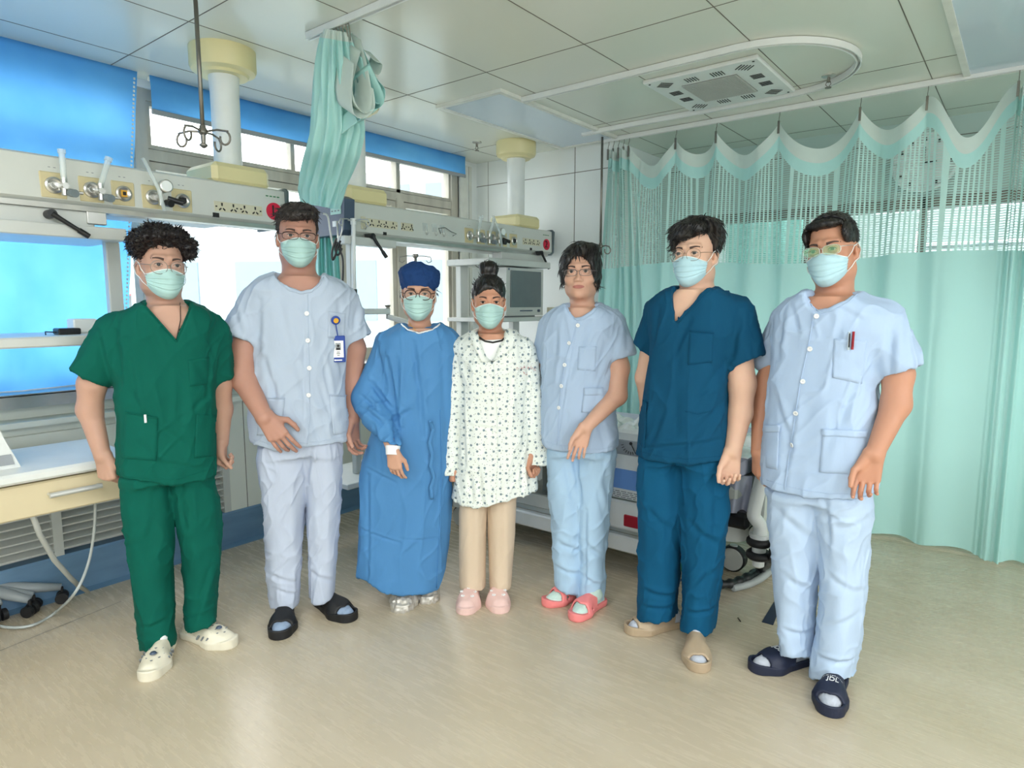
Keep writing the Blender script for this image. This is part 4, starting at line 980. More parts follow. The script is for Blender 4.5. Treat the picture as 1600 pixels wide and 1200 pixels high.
def unit_(v): v=np.array(v,float); return v/np.linalg.norm(v)
# ------------------------------------------------------------------ person
class Person:
    def __init__(s,u,v,yaw,label,group=None):
        g=onZ(u,v,0); s.G=g; a=math.atan2(g.y,g.x)-math.pi/2+math.radians(yaw); s.rz=a
        s.ob=thing('person',g,label,'person',group,rz=a,local=True)
        s.inv=Matrix.Rotation(-a,3,'Z'); s.eye=s.inv@(EYE-g); s.dist=math.hypot(g.x,g.y)
    def ray(s,u,v): return (s.inv@ray(u,v)).normalized()
    def P(s,u,v,dy=0):
        r=s.ray(u,v); t=(dy-s.eye.y)/r.y; return np.array(s.eye+r*t)
    def Fl(s,u,v,z=0):
        r=s.ray(u,v); t=(z-s.eye.z)/r.z; return np.array(s.eye+r*t)
    def w(s,px): return px*s.dist/1030.   # approx metres of a pixel length
    def rows(s,L,ry,dy=0):
        """(v,uL,uR[,ry[,dy]]) pixel silhouette rows -> stack rows"""
        out=[]
        for r in L:
            q=r[3] if len(r)>3 and r[3] else ry; d=r[4] if len(r)>4 else dy
            a=s.P(r[1],r[0],d); b=s.P(r[2],r[0],d); out.append(((a[2]+b[2])/2,(a[0]+b[0])/2,d,abs(b[0]-a[0])/2,q))
        return out
    def hit(s,u,v,T):
        h=T.ray_cast(s.eye,s.ray(u,v)); return h[0],h[1]
def rowcut(rows_px,p):
    pass
def hemfn(p,pts,dy=0,bulge=.12):
    """pixel hem line -> z as function of x, following the bulging front of the cloth"""
    u0,u1=pts[0][0],pts[-1][0]; Q=[]
    for k in range(len(pts)-1):
        for s_ in np.linspace(0,1,8,endpoint=(k==len(pts)-2)):
            u=pts[k][0]*(1-s_)+pts[k+1][0]*s_; v=pts[k][1]*(1-s_)+pts[k+1][1]*s_; f=2*(u-u0)/(u1-u0)-1
            Q.append(p.P(u,v,dy-bulge*math.sqrt(max(0,1-f*f))))
    xs=np.array([q[0] for q in Q]); zs=np.array([q[2] for q in Q]); o=np.argsort(xs); xs=xs[o]; zs=zs[o]
    return lambda X: np.interp(X.ravel(),xs,zs).reshape(X.shape).astype(np.float32)
def polyfield(poly):
    """signed distance of a polygon in the x,z plane"""
    Q=np.array(poly,float)
    def fn(X,Z):
        d=None; ins=None
        for i in range(len(Q)):
            a=Q[i];b=Q[(i+1)%len(Q)]; ex,ez=b-a; wx=X-a[0];wz=Z-a[1]; t=np.clip((wx*ex+wz*ez)/(ex*ex+ez*ez+1e-12),0,1)
            dd=(wx-ex*t)**2+(wz-ez*t)**2; d=dd if d is None else np.minimum(d,dd)
            c=((a[1]>Z)!=(b[1]>Z))&(X<(b[0]-a[0])*(Z-a[1])/((b[1]-a[1]) if abs(b[1]-a[1])>1e-9 else 1e-9)+a[0]); ins=c if ins is None else ins^c
        return np.sqrt(d)*np.where(ins,-1,1)
    return fn
def head_T(p,eye,yaw=0,pitch=0,roll=0,sc=1.,dyf=-.08):
    R=np.array(Matrix.Rotation(math.radians(yaw),3,'Z')@Matrix.Rotation(math.radians(pitch),3,'X')@Matrix.Rotation(math.radians(roll),3,'Y'))
    E=p.P(eye[0],eye[1],dyf); return (R,E-R@(np.array((0,-.084,.008))*sc),sc)
def head(F,T,fem=False,wide=1.0):
    e=lambda c,r,k=.012,sub=False: F.ell(c,r,k,sub,T)
    e((0,.018,.045),(.074*wide,.092,.083),.02); e((0,-.018,-.02),(.064*wide,.070,.082),.03)
    e((0,-.045,-.080),(.043*wide,.040,.034),.03)
    for s in (-1,1):
        e((s*.050*wide,.0,-.062),(.018,.030,.028),.03)
        e((s*.043*wide,-.052,-.026),(.021,.024,.019),.02)
        F.coneT((s*.012,-.082,.032),(s*.040*wide,-.070,.032),.009,.008,T,.016)
        e((s*.031,-.100,.008),(.018,.019,.013),.012,True)
    F.coneT((0,-.080,.018),(0,-.097,-.026),.0065,.010,T,.010); 
    for s in (-1,1): e((s*.012,-.089,-.030),(.0085,.010,.0075),.006)
    for s in (-1,1): e((s*.0065,-.098,-.0385),(.0035,.006,.003),.002,True)
    e((0,-.078,-.058),(.030,.014,.018),.012); F.coneT((-.018,-.085,-.054),(.018,-.085,-.054),.0045,.0045,T,.006); F.coneT((-.014,-.085,-.064),(.014,-.085,-.064),.005,.005,T,.005)
    F.coneT((-.021,-.096,-.0585),(.021,-.096,-.0585),.0045,.0045,T,.003,True)
    e((0,-.072,-.094),(.020,.016,.014),.014)
    for s in (-1,1):
        e((s*.031,-.079,.008),(.0165,.0125,.0125),.006)
        e((s*.031,-.093,.0075),(.0140,.012,.0032),.002,True)
        # ears
        F.ell((s*.077*wide,.012,-.006),(.0085,.017,.030),.006,False,T); F.ell((s*.083*wide,.010,-.003),(.006,.010,.018),.004,True,T)
        F.ell((s*.074*wide,.004,-.028),(.007,.009,.010),.006,False,T)
def hand(F,W,d,t,size=1.,curl=(25,30,20),spread=3,thumb=.8,n=None,k=.003,thumb_curl=0,fist=False,gap=1.):
    """W wrist, d towards the fingers, t towards the thumb; n back of the hand"""
    d=unit_(d); t=np.array(t,float); t=unit_(t-d*(t@d)); n=np.cross(d,t) if n is None else unit_(np.array(n)-d*(np.array(n)@d)-t*(np.array(n)@t)); z=size
    kn=[]
    for i,(off,ln) in enumerate([(.029,.086),(.0100,.090),(-.0095,.086),(-.027,.078)]):
        q=W+d*ln*z+t*off*z*gap+n*(.004-abs(off)*.15)*z; kn.append(q)
        F.cone(W+t*off*.55*z,q,.0150*z,.0118*z,.012 if i else .01)
    F.cone(W+t*.018*z-n*.006*z,W+d*.05*z+t*.030*z-n*.008*z,.016*z,.013*z,.012)
    lens=[(.040,.025,.020),(.044,.029,.021),(.041,.026,.020),(.032,.020,.018)]; rad=[.0085,.0087,.0083,.0074]
    for i in range(4):
        c=0; q=kn[i]; sp=math.radians(spread*(1.5-i)); dd=unit_(d*math.cos(sp)+t*math.sin(sp))
        for j in range(3):
            c+=math.radians(curl[j]*(1+.06*i)+ (4*((i*7)%3-1) if not fist else 0)); v=dd*math.cos(c)-n*math.sin(c)
            q2=q+v*lens[i][j]*z; r=rad[i]*z; F.cone(q,q2,r*(1-.08*j),r*(.93-.09*j),k if j or True else .006); q=q2
    a=W+d*.028*z+t*.026*z-n*.008*z; tc=math.radians(thumb_curl)
    b=a+unit_(d*.8+t*thumb-n*.35)*.042*z; c_=b+unit_(d*(1-.2*thumb_curl/40)+t*.25*thumb-n*(.25+math.sin(tc)))*.030*z; e_=c_+unit_(d*.95-t*.15*math.sin(tc)*2-n*(.25+math.sin(tc)))*.024*z
    F.cone(a,b,.014*z,.0105*z,.010); F.cone(b,c_,.0105*z,.0095*z,.004); F.cone(c_,e_,.0095*z,.0080*z,.004)
def skin_mat(i,rgb): return mat('skin_%d'%i,rgb,.5,var=.06,scale=9,spec=.35,sss=.12,bump=.08,bscale=220)
mat('eye_white',(186,176,168),.45,var=.02); mat('iris_dark',(22,15,13),.7,var=.1); mat('brow_dark',(78,60,54),.8,var=.2,scale=200,stretch=(1,1,4))
def decal_h(p,T,B,pts_fn,ni,nj,off,thick,name,m,parent,miss=None):
    """sheet laid on the head: pts_fn(i,j) -> (x,z) in head frame, cast from the front"""
    R,o,sc=T; P=[]
    for i in range(ni):
        row=[]
        for j in range(nj):
            x,z=pts_fn(i/(ni-1),j/(nj-1)); s0=o+R@(np.array((x,-.3,z))*sc); dr=R@np.array((0,1,0)); h=B.ray_cast(Vector(s0),Vector(dr))
            y=(h[3]/sc-.3) if h[0] is not None else (miss if miss is not None else -.05)
            row.append(Vector(o+R@(np.array((x,y-off,z))*sc)))
        P.append(row)
    return MB().grid(P,thick,R@np.array((0,1,0))).build(name,m,parent,smooth=True)
def face_parts(p,T,B,brow=(52,40,36),lips=False):
    R,o,sc=T; W_=lambda q: Vector(o+R@(np.array(q)*sc))
    for s in (-1,1):
        mb=MB().lathe([(.0115*math.sin(a),-.0115*math.cos(a)) for a in np.linspace(0.001,math.pi-.001,14)],(0,0,0),18)
        Mx=Matrix.Translation(W_((s*.031,-.0790,.0075)))@Matrix(R.tolist()).to_4x4()@Matrix.Diagonal((sc,sc*.95,sc,1))
        e=mb.build('eye','eye_white',p.ob,smooth=True); e.data.transform(Mx)
        mi=MB().lathe([(.001,.0122),(.0060,.0108),(.0064,.0098),(.001,.0098)],(0,0,0),16,Matrix.Rotation(math.pi/2,4,'X')).build('iris','iris_dark',e); mi.data.transform(Mx)
        decal_h(p,T,B,lambda a,b,s=s:(s*(.014+.036*a),.0262+.005*math.sin(a*2.6)+(b-.5)*.0090*(1-.6*a)),14,4,.0010,.0015,'eyebrow','brow_dark',p.ob)
        lid=MB().tube([W_((s*x,y,z)) for x,y,z in [(.0175,-.0875,.0085),(.024,-.0915,.0122),(.031,-.0925,.0130),(.038,-.0905,.0118),(.045,-.0850,.0080)]],[.0006,.0011,.0012,.0012,.0007],6).build('eyelash','iris_dark',p.ob,smooth=True)
    if lips:
        decal_h(p,T,B,lambda a,b:((a-.5)*.052,-.0585+(b-.5)*.0165*(1-(2*a-1)**2)**.6),22,9,.0008,.001,'lips','lip_pink',p.ob)
mat('lip_pink',(166,100,90),.4,var=.06,scale=60)
def surgical_mask(p,T,B,rgb_name,drop=0.,wid=.066,seed=0,loops='ear',top=0.):
    R,o,sc=T; P=[]; ni,nj=45,49
    for i in range(ni):
        a=2*i/(ni-1)-1; row=[]
        for j in range(nj):
            b=j/(nj-1); zt=-.001+top-.022*abs(a)**1.6-drop; zb=-.116+.042*abs(a)**2.2
            z=zt+(zb-zt)*b; x=a*(wid-.010*b*b)
            y0=np.interp(b,[0,.12,.3,.55,.8,.93,1],[-.0975,-.108,-.1135,-.1125,-.109,-.098,-.086])
            y=y0+.060*abs(a)**2.3
            s0=o+R@(np.array((x,-.3,z))*sc); h=B.ray_cast(Vector(s0),Vector(R@np.array((0,1,0)))); yh=(h[3]/sc-.3) if h[0] is not None else .0
            y=min(y,yh-.0035) if h[0] is not None else y
            pl=0
            for bk in (.27,.45,.62): pl+= .0052*math.exp(-((b-bk-.04*(1-abs(a)))/.022)**2)*(.35+.65*abs(a)) - .0040*math.exp(-((b-bk-.05-.04*(1-abs(a)))/.02)**2)*(.3+.7*abs(a))
            pl+=.0022*math.sin(9*a+seed+6*b)*math.sin(11*b+seed)*abs(a)
            row.append(Vector(o+R@(np.array((x,y-pl,z))*sc)))
        P.append(row)
    mk=MB().grid(P,.0016,R@np.array((0,1,0))).build('face_mask',rgb_name,p.ob,smooth=True)
    bt=[Vector(r[0])+Vector(R@np.array((0,-.0012,0))) for r in P]; MB().tube(bt,.0016,6).build('nose_wire_edge','mask_edge',mk,smooth=True)
    for s in (-1,1):
        i=0 if s<0 else ni-1
        for (cn,ez) in ((P[i][1],.020),(P[i][nj-3],-.030)):
            e1=Vector(o+R@(np.array((s*.0785,-.022,(.010 if ez>0 else -.040)))*sc)); e2=Vector(o+R@(np.array((s*.083,.004,ez if loops=='ear' else .05 ))*sc)); e3=Vector(o+R@(np.array((s*.086,.022,0 if loops=='ear' else .05))*sc))
            MB().tube([cn,(cn+e1)/2+Vector(R@np.array((s*.004,-.002,0))),e1,e2,e3],.0014,6).build('ear_loop','mask_edge',mk,smooth=True)
    return mk
mat('mask_aqua',(172,208,204),.75,var=.05,scale=30,bump=.15,bscale=300); mat('mask_light',(178,214,224),.75,var=.05,scale=30,bump=.15,bscale=300); mat('mask_edge',(232,240,240),.7)
mat('lens_glass',(230,240,240),.03,alpha=.05,var=0,spec=.7); mat('lens_green',(150,225,170),.05,alpha=.35,var=.2,scale=60,spec=.9)
def glasses(p,T,B,m,hw=.025,hh=.018,n=2.5,r=.0011,rtop=None,drop=0,lens='lens_glass',half=False,y0=-.103):
    R,o,sc=T; W_=lambda q: Vector(o+R@(np.array(q)*sc)); fr=MB()
    yy=lambda x: y0+1.5*x*x*1.0
    lens_pts=[]
    for s in (-1,1):
        cx=.0325*s; pts=[]
        for k in range(36):
            a=2*math.pi*k/36; c_,s_=math.cos(a),math.sin(a); x=cx+hw*abs(c_)**(2/n)*(1 if c_>0 else -1); z=.004-drop+hh*abs(s_)**(2/n)*(1 if s_>0 else -1)
            pts.append(W_((x,yy(x),z)))
        fr.tube(pts,[r if not (rtop and 2<k<16) else rtop for k in range(36)],6,closed=True); lens_pts.append(pts)
        xo=s*(.0325+hw); z1=.010-drop
        fr.tube([W_((xo-s*.002,yy(xo),z1)),W_((s*.067,-.086,z1+.001)),W_((s*.0765,-.050,z1+.002)),W_((s*.080,.004,z1+.002)),W_((s*.081,.018,z1-.008))],[r*1.2,r*1.3,r,r,r],6)
    fr.tube([W_((-.0325+hw,yy(.0)+.001,.009-drop)),W_((0,y0-.002,.012-drop)),W_((.0325-hw,yy(.0)+.001,.009-drop))],r,6)
    g=fr.build('glasses',m,p.ob,smooth=True)
    for pts in lens_pts:
        c=sum(pts,Vector())/len(pts); mb=MB(); mb.add([c]+pts,[(0,k+1,(k+1)%36+1) for k in range(36)]); mb.build('lens',lens,g)
    return g
def hair(p,T,prims,cuts,post=(),jit=.25,name='hair',m='hair_black',noise=.003,nscale=60,stretch=(1,1,.35),strands=900,slen=.03,srad=.0011,lift=.35,comb=None,h=.0032,spiky=0,seed=0,droop=.0):
    R,o,sc=T; F=Field(o-.18,o+np.array((.18,.18,.20)),h)
    for q in prims:
        if q[0]=='e': F.ell(q[1],q[2],q[3] if len(q)>3 else .012,False,T)
        else: F.coneT(q[1],q[2],q[3],q[4],T,q[5] if len(q)>5 else .012)
    for q in cuts:
        if q[0]=='e': F.ell(q[1],q[2],q[3] if len(q)>3 else .006,True,T)
        elif q[0]=='h':   # half-space cut: point, outward normal, head frame; removes the side the normal points to
            pt=o+R@(np.array(q[1])*sc); n=R@unit_(q[2]); F.func(o-.2,o+.22,lambda X,Y,Z:-((X-pt[0])*n[0]+(Y-pt[1])*n[1]+(Z-pt[2])*n[2]),.004,True)
    for q in post: F.ell(q[1],q[2],q[3] if len(q)>3 else .008,False,T)
    V,Fa=F.mesh(); V=relax(V,Fa,2); N=normals(V,Fa); L_=(V-o)@R/sc
    q=L_*np.array(stretch)*nscale+seed; V=V+N*(fbm(q,3)*noise)[:,None]
    base_n=len(V)
    mb_v=[];mb_f=[]
    rs=np.random.RandomState(seed+5); pick=rs.choice(len(V),min(strands,len(V)),replace=False)
    cr=np.array((0,.03,.13)) if comb is None else np.array(comb)
    for i in pick:
        l=L_[i]; nl=N[i]@R; d=l-cr; d=d-nl*(d@nl); d=d/max(1e-6,np.linalg.norm(d)); d=d+rs.randn(3)*(jit+spiky); d=d/np.linalg.norm(d)
        if l[1]<-.05 and droop: pass
        a=V[i]-N[i]*.002; D1=R@(d*(1-lift)+nl*lift); D1/=np.linalg.norm(D1); D2=R@(d+np.array((0,0,-droop))); D2=D2-N[i]*.25; D2/=np.linalg.norm(D2); L0=slen*(.5+rs.rand())
        ps=[a,a+D1*L0*.4,a+D1*L0*.4+(D1+D2)/2*L0*.3,a+D1*L0*.4+(D1+D2)/2*L0*.3+D2*L0*.3]; rr=[srad*1.4,srad*1.3,srad,.0002]
        w=np.cross(D1,N[i]); w/=max(1e-6,np.linalg.norm(w)); u_=np.cross(D1,w); b0=base_n+len(mb_v)
        for q_,r_ in zip(ps,rr):
            for k in range(4):
                an=k*math.pi/2; mb_v.append(q_+(w*math.cos(an)*1.6+u_*math.sin(an))*r_)
        for a_ in range(3):
            for k in range(4): mb_f.append((b0+a_*4+k,b0+a_*4+(k+1)%4,b0+a_*4+4+(k+1)%4,b0+a_*4+4+k))
    if mb_v: V=np.concatenate([V,np.array(mb_v)]); Fa=np.concatenate([Fa,np.array(mb_f)])
    return npmesh(name,V,Fa,m,p.ob)
mat('hair_black',(16,14,15),.38,var=.35,scale=90,stretch=(1,1,.2),spec=.55); mat('hair_dark_brown',(24,16,17),.45,var=.4,scale=80,stretch=(1,1,.3),spec=.5); mat('hair_greying',(52,46,44),.5,var=.4,scale=110,stretch=(1,1,.3))
CUTFACE=[('e',(0,-.105,-.02),(.068,.080,.092),.01)]
# ------------------------------------------------------------------ garments
def wrinkle(p,V,Fa,segs,amp=.004,fr=(9,9,2.6),dyf=-.12,seed=0,folds=None,xmask=None):
    N=normals(V,Fa); Q=V+.06*np.stack([vnoise(V*5+seed),vnoise(V*5+seed+3),vnoise(V*5+seed+7)],1)
    n1=fbm(Q*np.array(fr)+seed,3); r1=1-np.abs(vnoise(Q*np.array(fr)*1.7+seed+9))*2; r2=1-np.abs(vnoise((Q@np.array(Matrix.Rotation(.7,3,'Y')))*np.array(fr)*1.9+seed+31))*2
    d=amp*.8*n1+amp*.55*np.clip(r1,0,1)**3+amp*.55*np.clip(r2,0,1)**3
    front=np.clip(-N[:,1]*1.6+.5,0,1)
    for (u1,v1,u2,v2,wd,dep) in segs:
        a=p.P(u1,v1,dyf);b=p.P(u2,v2,dyf); A=a[[0,2]];Bb=b[[0,2]]; ab=Bb-A; q=V[:,[0,2]]-A; L2=ab@ab; t=np.clip((q@ab)/L2,0,1); r=q-t[:,None]*ab; dist=np.linalg.norm(r,axis=1)
        sgn=np.sign(ab[0]*q[:,1]-ab[1]*q[:,0]); end=np.sin(np.pi*np.clip(t*.9+.05,0,1))**.5
        d=d+front*end*dep*(-np.exp(-(dist/wd)**2)+.6*np.exp(-((dist*sgn-wd*1.7)/(wd*1.0))**2))
    return V+N*d[:,None]
def garment(p,name,m,fn,lo,hi,h=.005,relaxn=1,**wr):
    F=Field(lo,hi,h); fn(F); V,Fa=F.mesh(); V=relax(V,Fa,relaxn); V=wrinkle(p,V,Fa,wr.pop('segs',[]),**wr); o=npmesh(name,V,Fa,m,p.ob); return o,bvh(V,Fa),V,Fa
def sleeve(F,pts,rad,plane,k=.03,hollow=.012,depth=.05):
    for i in range(len(pts)-1):
        last=i==len(pts)-2
        F.cone(pts[i],pts[i+1],rad[i],rad[i+1],k if i==0 else .02,plane=plane if last and plane is not None else None)
    return
def sleeve_hollow(F,pts,rad,plane,depth=.04,th=.011):
    a,b=np.array(pts[-2]),np.array(pts[-1]); c,n=plane
    F.cone(a,b,rad[-2]-th,rad[-1]-th,.003,True,plane=(np.array(c)-np.array(n)*depth,-np.array(n)))
def hem_plane(p,a,b,dy,out=(0,-1)):
    """sleeve end plane from two hem pixels; normal points away from the sleeve"""
    A=p.P(*a,dy);B=p.P(*b,dy); t=B-A; n=unit_((t[2],0,-t[0])); 
    if n[2]>0: n=-n
    return ((A+B)/2,n)
def decal(p,T,quad,ni,nj,name,m,parent,off=.0035,thick=.003,curve=None):
    """solid patch lying on a garment; quad = four pixel corners tl,tr,br,bl"""
    q=[np.array(c,float) for c in quad]; P=[];bad=0
    for j in range(nj):
        row=[]; t=j/(nj-1)
        for i in range(ni):
            s=i/(ni-1); c=(q[0]*(1-s)+q[1]*s)*(1-t)+(q[3]*(1-s)+q[2]*s)*t
            if curve: c=c+np.array(curve(s,t))
            h,n=p.hit(c[0],c[1],T)
            row.append((h+n*off) if h is not None and n.dot(p.ray(c[0],c[1]))<0.0 else None)
        P.append(row)
    for row in P:
        for i in range(len(row)):
            if row[i] is None:
                c=[r for r in row if r is not None]
                if not c: bad+=1; continue
                k=min([k for k in range(len(row)) if row[k] is not None],key=lambda k:abs(k-i)); row[i]=row[k].copy()
    P=[r for r in P if r[0] is not None]
    if len(P)<2: return None
    return MB().grid(P,thick,-(p.ray(*q[0]))*-1).build(name,m,parent,smooth=True)
def lineon(p,T,pts,r,name,m,parent,off=.002,n=10):
    out=[]
    for k in range(len(pts)-1):
        for s in np.linspace(0,1,n,endpoint=(k==len(pts)-2)):
            u=pts[k][0]*(1-s)+pts[k+1][0]*s; v=pts[k][1]*(1-s)+pts[k+1][1]*s; h,nn=p.hit(u,v,T)
            if h is not None: out.append(h+nn*off)
    if len(out)<2: return None
    return MB().tube(out,r,6).build(name,m,parent,smooth=True)
mat('button_white',(238,240,240),.3)
def button(p,T,u,v,parent,r=.0075,m='button_white'):
    h,n=p.hit(u,v,T)
    if h is None: return
    R=n.to_track_quat('Z','Y').to_matrix().to_4x4(); mb=MB().lathe([(.001,0),(r,0),(r*1.05,.002),(r*.8,.0032),(r*.62,.0022),(.001,.0022)],(0,0,0),20,None); b=mb.build('button',m,parent,smooth=True)
    b.data.transform(Matrix.Translation(h+n*.004)@R)
    q=MB()
    for k in range(4):
        a=k*math.pi/2+.7; q.cyl((r*.25*math.cos(a),r*.25*math.sin(a),.0018),(r*.25*math.cos(a),r*.25*math.sin(a),.0026),.0008,n=6)
    q=q.build('button_hole','ink_grey',parent); q.data.transform(Matrix.Translation(h+n*.004)@R)
def legs(F,p,L,R_,hemL,hemR,ry=.085,top=None,dyL=0,dyR=0,k=.012):
    rl=p.rows(L,ry,dyL); rr=p.rows(R_,ry,dyR); hl=hemfn(p,hemL,dyL,ry); hr=hemfn(p,hemR,dyR,ry)
    for r,hf in ((rl,hl),(rr,hr)): F.stack(r,k,cut=lambda X,Y,Z,hf=hf: hf(X)-Z,zlo=min(q[0] for q in r)-.05,n=2.1)
    if top: F.stack(p.rows(top,.115),.04,n=2.3)
    for r,hf in ((rl,hl),(rr,hr)): F.stack(r,0,True,shrink=.011,zlo=min(q[0] for q in r)-.08,zhi=min(q[0] for q in r)+.05,cut=lambda X,Y,Z,hf=hf: Z-hf(X)-.045,n=2.1)
def foot_T(p,toe,heel,z=0.):
    """frame of a foot: origin heel on the floor, +X to the toe"""
    a=p.Fl(*heel); b=p.Fl(*toe); d=b-a; L_=np.linalg.norm(d); x=d/L_; y=np.array((-x[1],x[0],0)); R=np.stack([x,y,np.array((0,0,1))],1); return R,a,L_
def shoe(p,toe,heel,style,mt,side,L0=None,sock='sock_white',msole=None,ln=None,W0=1.0,parent_name=None,extra=None):
    R,a,L_=foot_T(p,toe,heel); 
    if ln:
        b=p.Fl(*toe); a=b-R[:,0]*ln; L_=ln
    s=L_/.28; w=W0
    F=Field((-.03,-.085,-.012),(L_+.03,.085,.15),.0028)
    def foot2(X,Y,gr=0):
        # footprint distance: heel, waist, ball, toes
        d=None
        for (x0,y0,r0),(x1,y1,r1) in [((.036*s,0,.033*w),(.12*s,side*.004,.031*w)),((.12*s,side*.004,.031*w),(.19*s,side*.002,.047*w)),((.19*s,side*.002,.047*w),(.238*s,side*-.004,.040*w))]:
            ex,ey=x1-x0,y1-y0; t=np.clip(((X-x0)*ex+(Y-y0)*ey)/(ex*ex+ey*ey),0,1); q=np.sqrt((X-x0-t*ex)**2+(Y-y0-t*ey)**2)-(r0+(r1-r0)*t)
            d=q if d is None else -np.log(np.exp(-q/.008)+np.exp(-d/.008))*.008
        return d-gr
    sole_h=.028 if style in('slide','sandal','clog','open') else .02
    lo=(-.03,-.085,-.01);hi=(L_+.03,.085,.15)
    F.func(lo,hi,lambda X,Y,Z:np.maximum(foot2(X,Y,.002-(.004*np.clip((.012-Z)/.012,0,1))),np.maximum(-Z,Z-sole_h-.012*np.clip((X/s-.2)/.07,0,1)**2)),0)
    hx=lambda X:np.interp(X/s,[.0,.05,.10,.15,.20,.25,.285],[.072,.076,.080,.074,.062,.048,.032]).astype(np.float32)
    def upper(X,Y,Z,off=.006,zlo=0.0):
        H=hx(X)+off; fd=foot2(X,Y,off-.004); t=np.clip(-fd/(.038+off*.5),0,1); return np.maximum(np.maximum(fd,(Z-H*(1-(1-t)**2.3)**.5)*.55),zlo-Z)
    if style=='clog':
        F.func(lo,hi,lambda X,Y,Z:np.maximum(upper(X,Y,Z),np.minimum(.115*s-X-(Z-.05)*.6,100)),.006)
        F.func(lo,hi,lambda X,Y,Z:np.maximum(np.maximum(upper(X,Y,Z,.001,.030),-upper(X,Y,Z,-.006,.0)),np.maximum(Z-.058,X-.13*s))*1.0,.004)
        F.func(lo,hi,lambda X,Y,Z:upper(X,Y,Z,-.002,sole_h*.8),.002,True)
        F.func(lo,hi,lambda X,Y,Z:np.maximum(np.maximum(upper(X,Y,Z,.004),-upper(X,Y,Z,-.004)),np.maximum(.105*s-X-(Z-.05)*.6,sole_h*.5-Z)),.001)
    elif style in('slide','sandal','open'):
        x0,x1={'slide':(.115,.225),'sandal':(.105,.205),'open':(.06,.235)}[style]
        F.func(lo,hi,lambda X,Y,Z:np.maximum(np.maximum(upper(X,Y,Z,.008),-upper(X,Y,Z,.001)),np.maximum(np.maximum(x0*s-X-(Z-.04)*.35,X-(x1*s+.010-.9*np.abs(Y)**1.0*.35)-(.05-Z)*.35),sole_h*.5-Z)),.004)
        if style!='sandal': F.func(lo,hi,lambda X,Y,Z:np.maximum(foot2(X,Y,.004),np.maximum(-Z,Z-sole_h-.012*np.clip((X/s-.19)/.07,0,1)))*1.,.004); F.func(lo,hi,lambda X,Y,Z:np.maximum(foot2(X,Y,-.006),sole_h*.75-Z)+ (Z>.06)*.05*0,.003,True); F.func(lo,hi,lambda X,Y,Z:np.maximum(np.maximum(upper(X,Y,Z,.008),-upper(X,Y,Z,.001)),np.maximum(np.maximum(x0*s-X-(Z-.04)*.35,X-(x1*s+.010-.9*np.abs(Y)**1.0*.35)-(.05-Z)*.35),sole_h*.5-Z)),.004)
        if style=='sandal': 
            for q in (-1,1): F.ell((.165*s,q*.052,.036),(.011,.02,.010),.002,True)
    elif style=='mule':
        F.func(lo,hi,lambda X,Y,Z:np.maximum(upper(X,Y,Z,.007),.09*s-X-(Z-.05)*.4),.006); F.func(lo,hi,lambda X,Y,Z:np.maximum(upper(X,Y,Z,0,.02),X-.16*s),.002,True)
    elif style=='cover':
        F.func(lo,(hi[0],hi[1],.16),lambda X,Y,Z:upper(X,Y,Z,.012),.01)
        F.cone((.06*s,0,.05),(.05*s,0,.14),.048,.050,.02)
    V,Fa=F.mesh(); V=relax(V,Fa,1)
    if style=='cover': N=normals(V,Fa); V=V+N*(.005*(1-np.abs(vnoise(V*np.array((30,60,25)))))**2+.003*vnoise(V*90))[:,None]
    if extra: V=extra(V,Fa,s)
    wV=V@R.T+a; nm={'slide':'slide_sandal','sandal':'slide_sandal','open':'slip_on_shoe','clog':'clog','mule':'mule','cover':'shoe_cover'}[style]
    o=npmesh(nm,wV,Fa,mt,p.ob)
    SB=(wV,Fa)
    if style!='cover':
        G=Field((-.02,-.07,.0),(L_+.02,.07,.20),.0035)
        G.func((-.02,-.07,.005),(L_,.07,.14),lambda X,Y,Z:np.maximum(np.maximum(foot2(X,Y,-.007),(Z-(hx(X)-.003)*(1-(1-np.clip(-foot2(X,Y,-.007)/.034,0,1))**2.3)**.5)*.55),(sole_h*.8)-Z),0)
        G.cone((.075*s,0,.06),(.085*s,0,.082),.032,.030,.03)
        V,Fa=G.mesh(); V=relax(V,Fa,2); npmesh('sock',V@R.T+a,Fa,sock,p.ob)
    return o,R,a,s,SB
for n_,c_ in (('sock_white',(226,228,226)),('sock_blue',(150,170,196)),('sock_grey',(190,196,208)),('sock_mint',(196,222,214))): mat(n_,c_,.85,var=.08,scale=60,bump=.4,bscale=150)
def shirt_std(F,p,rows,hem,sl,sr,neck,nc,ry=.12,hole=(.062,.060),hole_dy=.02,back_drop=0,depthF=-.02,n=2.4,flare=0):
    """rows px; sl/sr=(pts,radii,plane); neck px polygon; nc=(u,v) neck centre px at the back collar height"""
    R_=p.rows(rows,ry); hf=hemfn(p,hem)
    zb=min(r[0] for r in R_)-.06
    F.stack(R_,.02,cut=lambda X,Y,Z:hf(X)-Z,zlo=zb,n=n)
    for s_ in (sl,sr):
        if s_: sleeve(F,*s_[:3],k=.03)
    F.stack(R_,0,True,shrink=.012,zlo=zb-.05,zhi=zb+.25,cut=lambda X,Y,Z:Z-hf(X)-.05,n=n)
    for s_ in (sl,sr):
        if s_ and len(s_)<4: sleeve_hollow(F,*s_[:3])
    c=p.P(nc[0],nc[1],hole_dy); F.cone((c[0],hole_dy,c[2]),(c[0],hole_dy,c[2]+.2),hole[0],hole[0]+.03,.006,True,flat=(0,1,0),fs=hole[0]/hole[1])
    if neck:
        pf=polyfield([(p.P(u,v,-.08)[0],p.P(u,v,-.08)[2]) for u,v in neck]); lo=F.lo; hi=F.lo+F.n*F.h
        F.func(lo,(hi[0],depthF+.02,hi[2]),lambda X,Y,Z:np.maximum(pf(X,Z),Y-depthF),.004,True)
    return R_
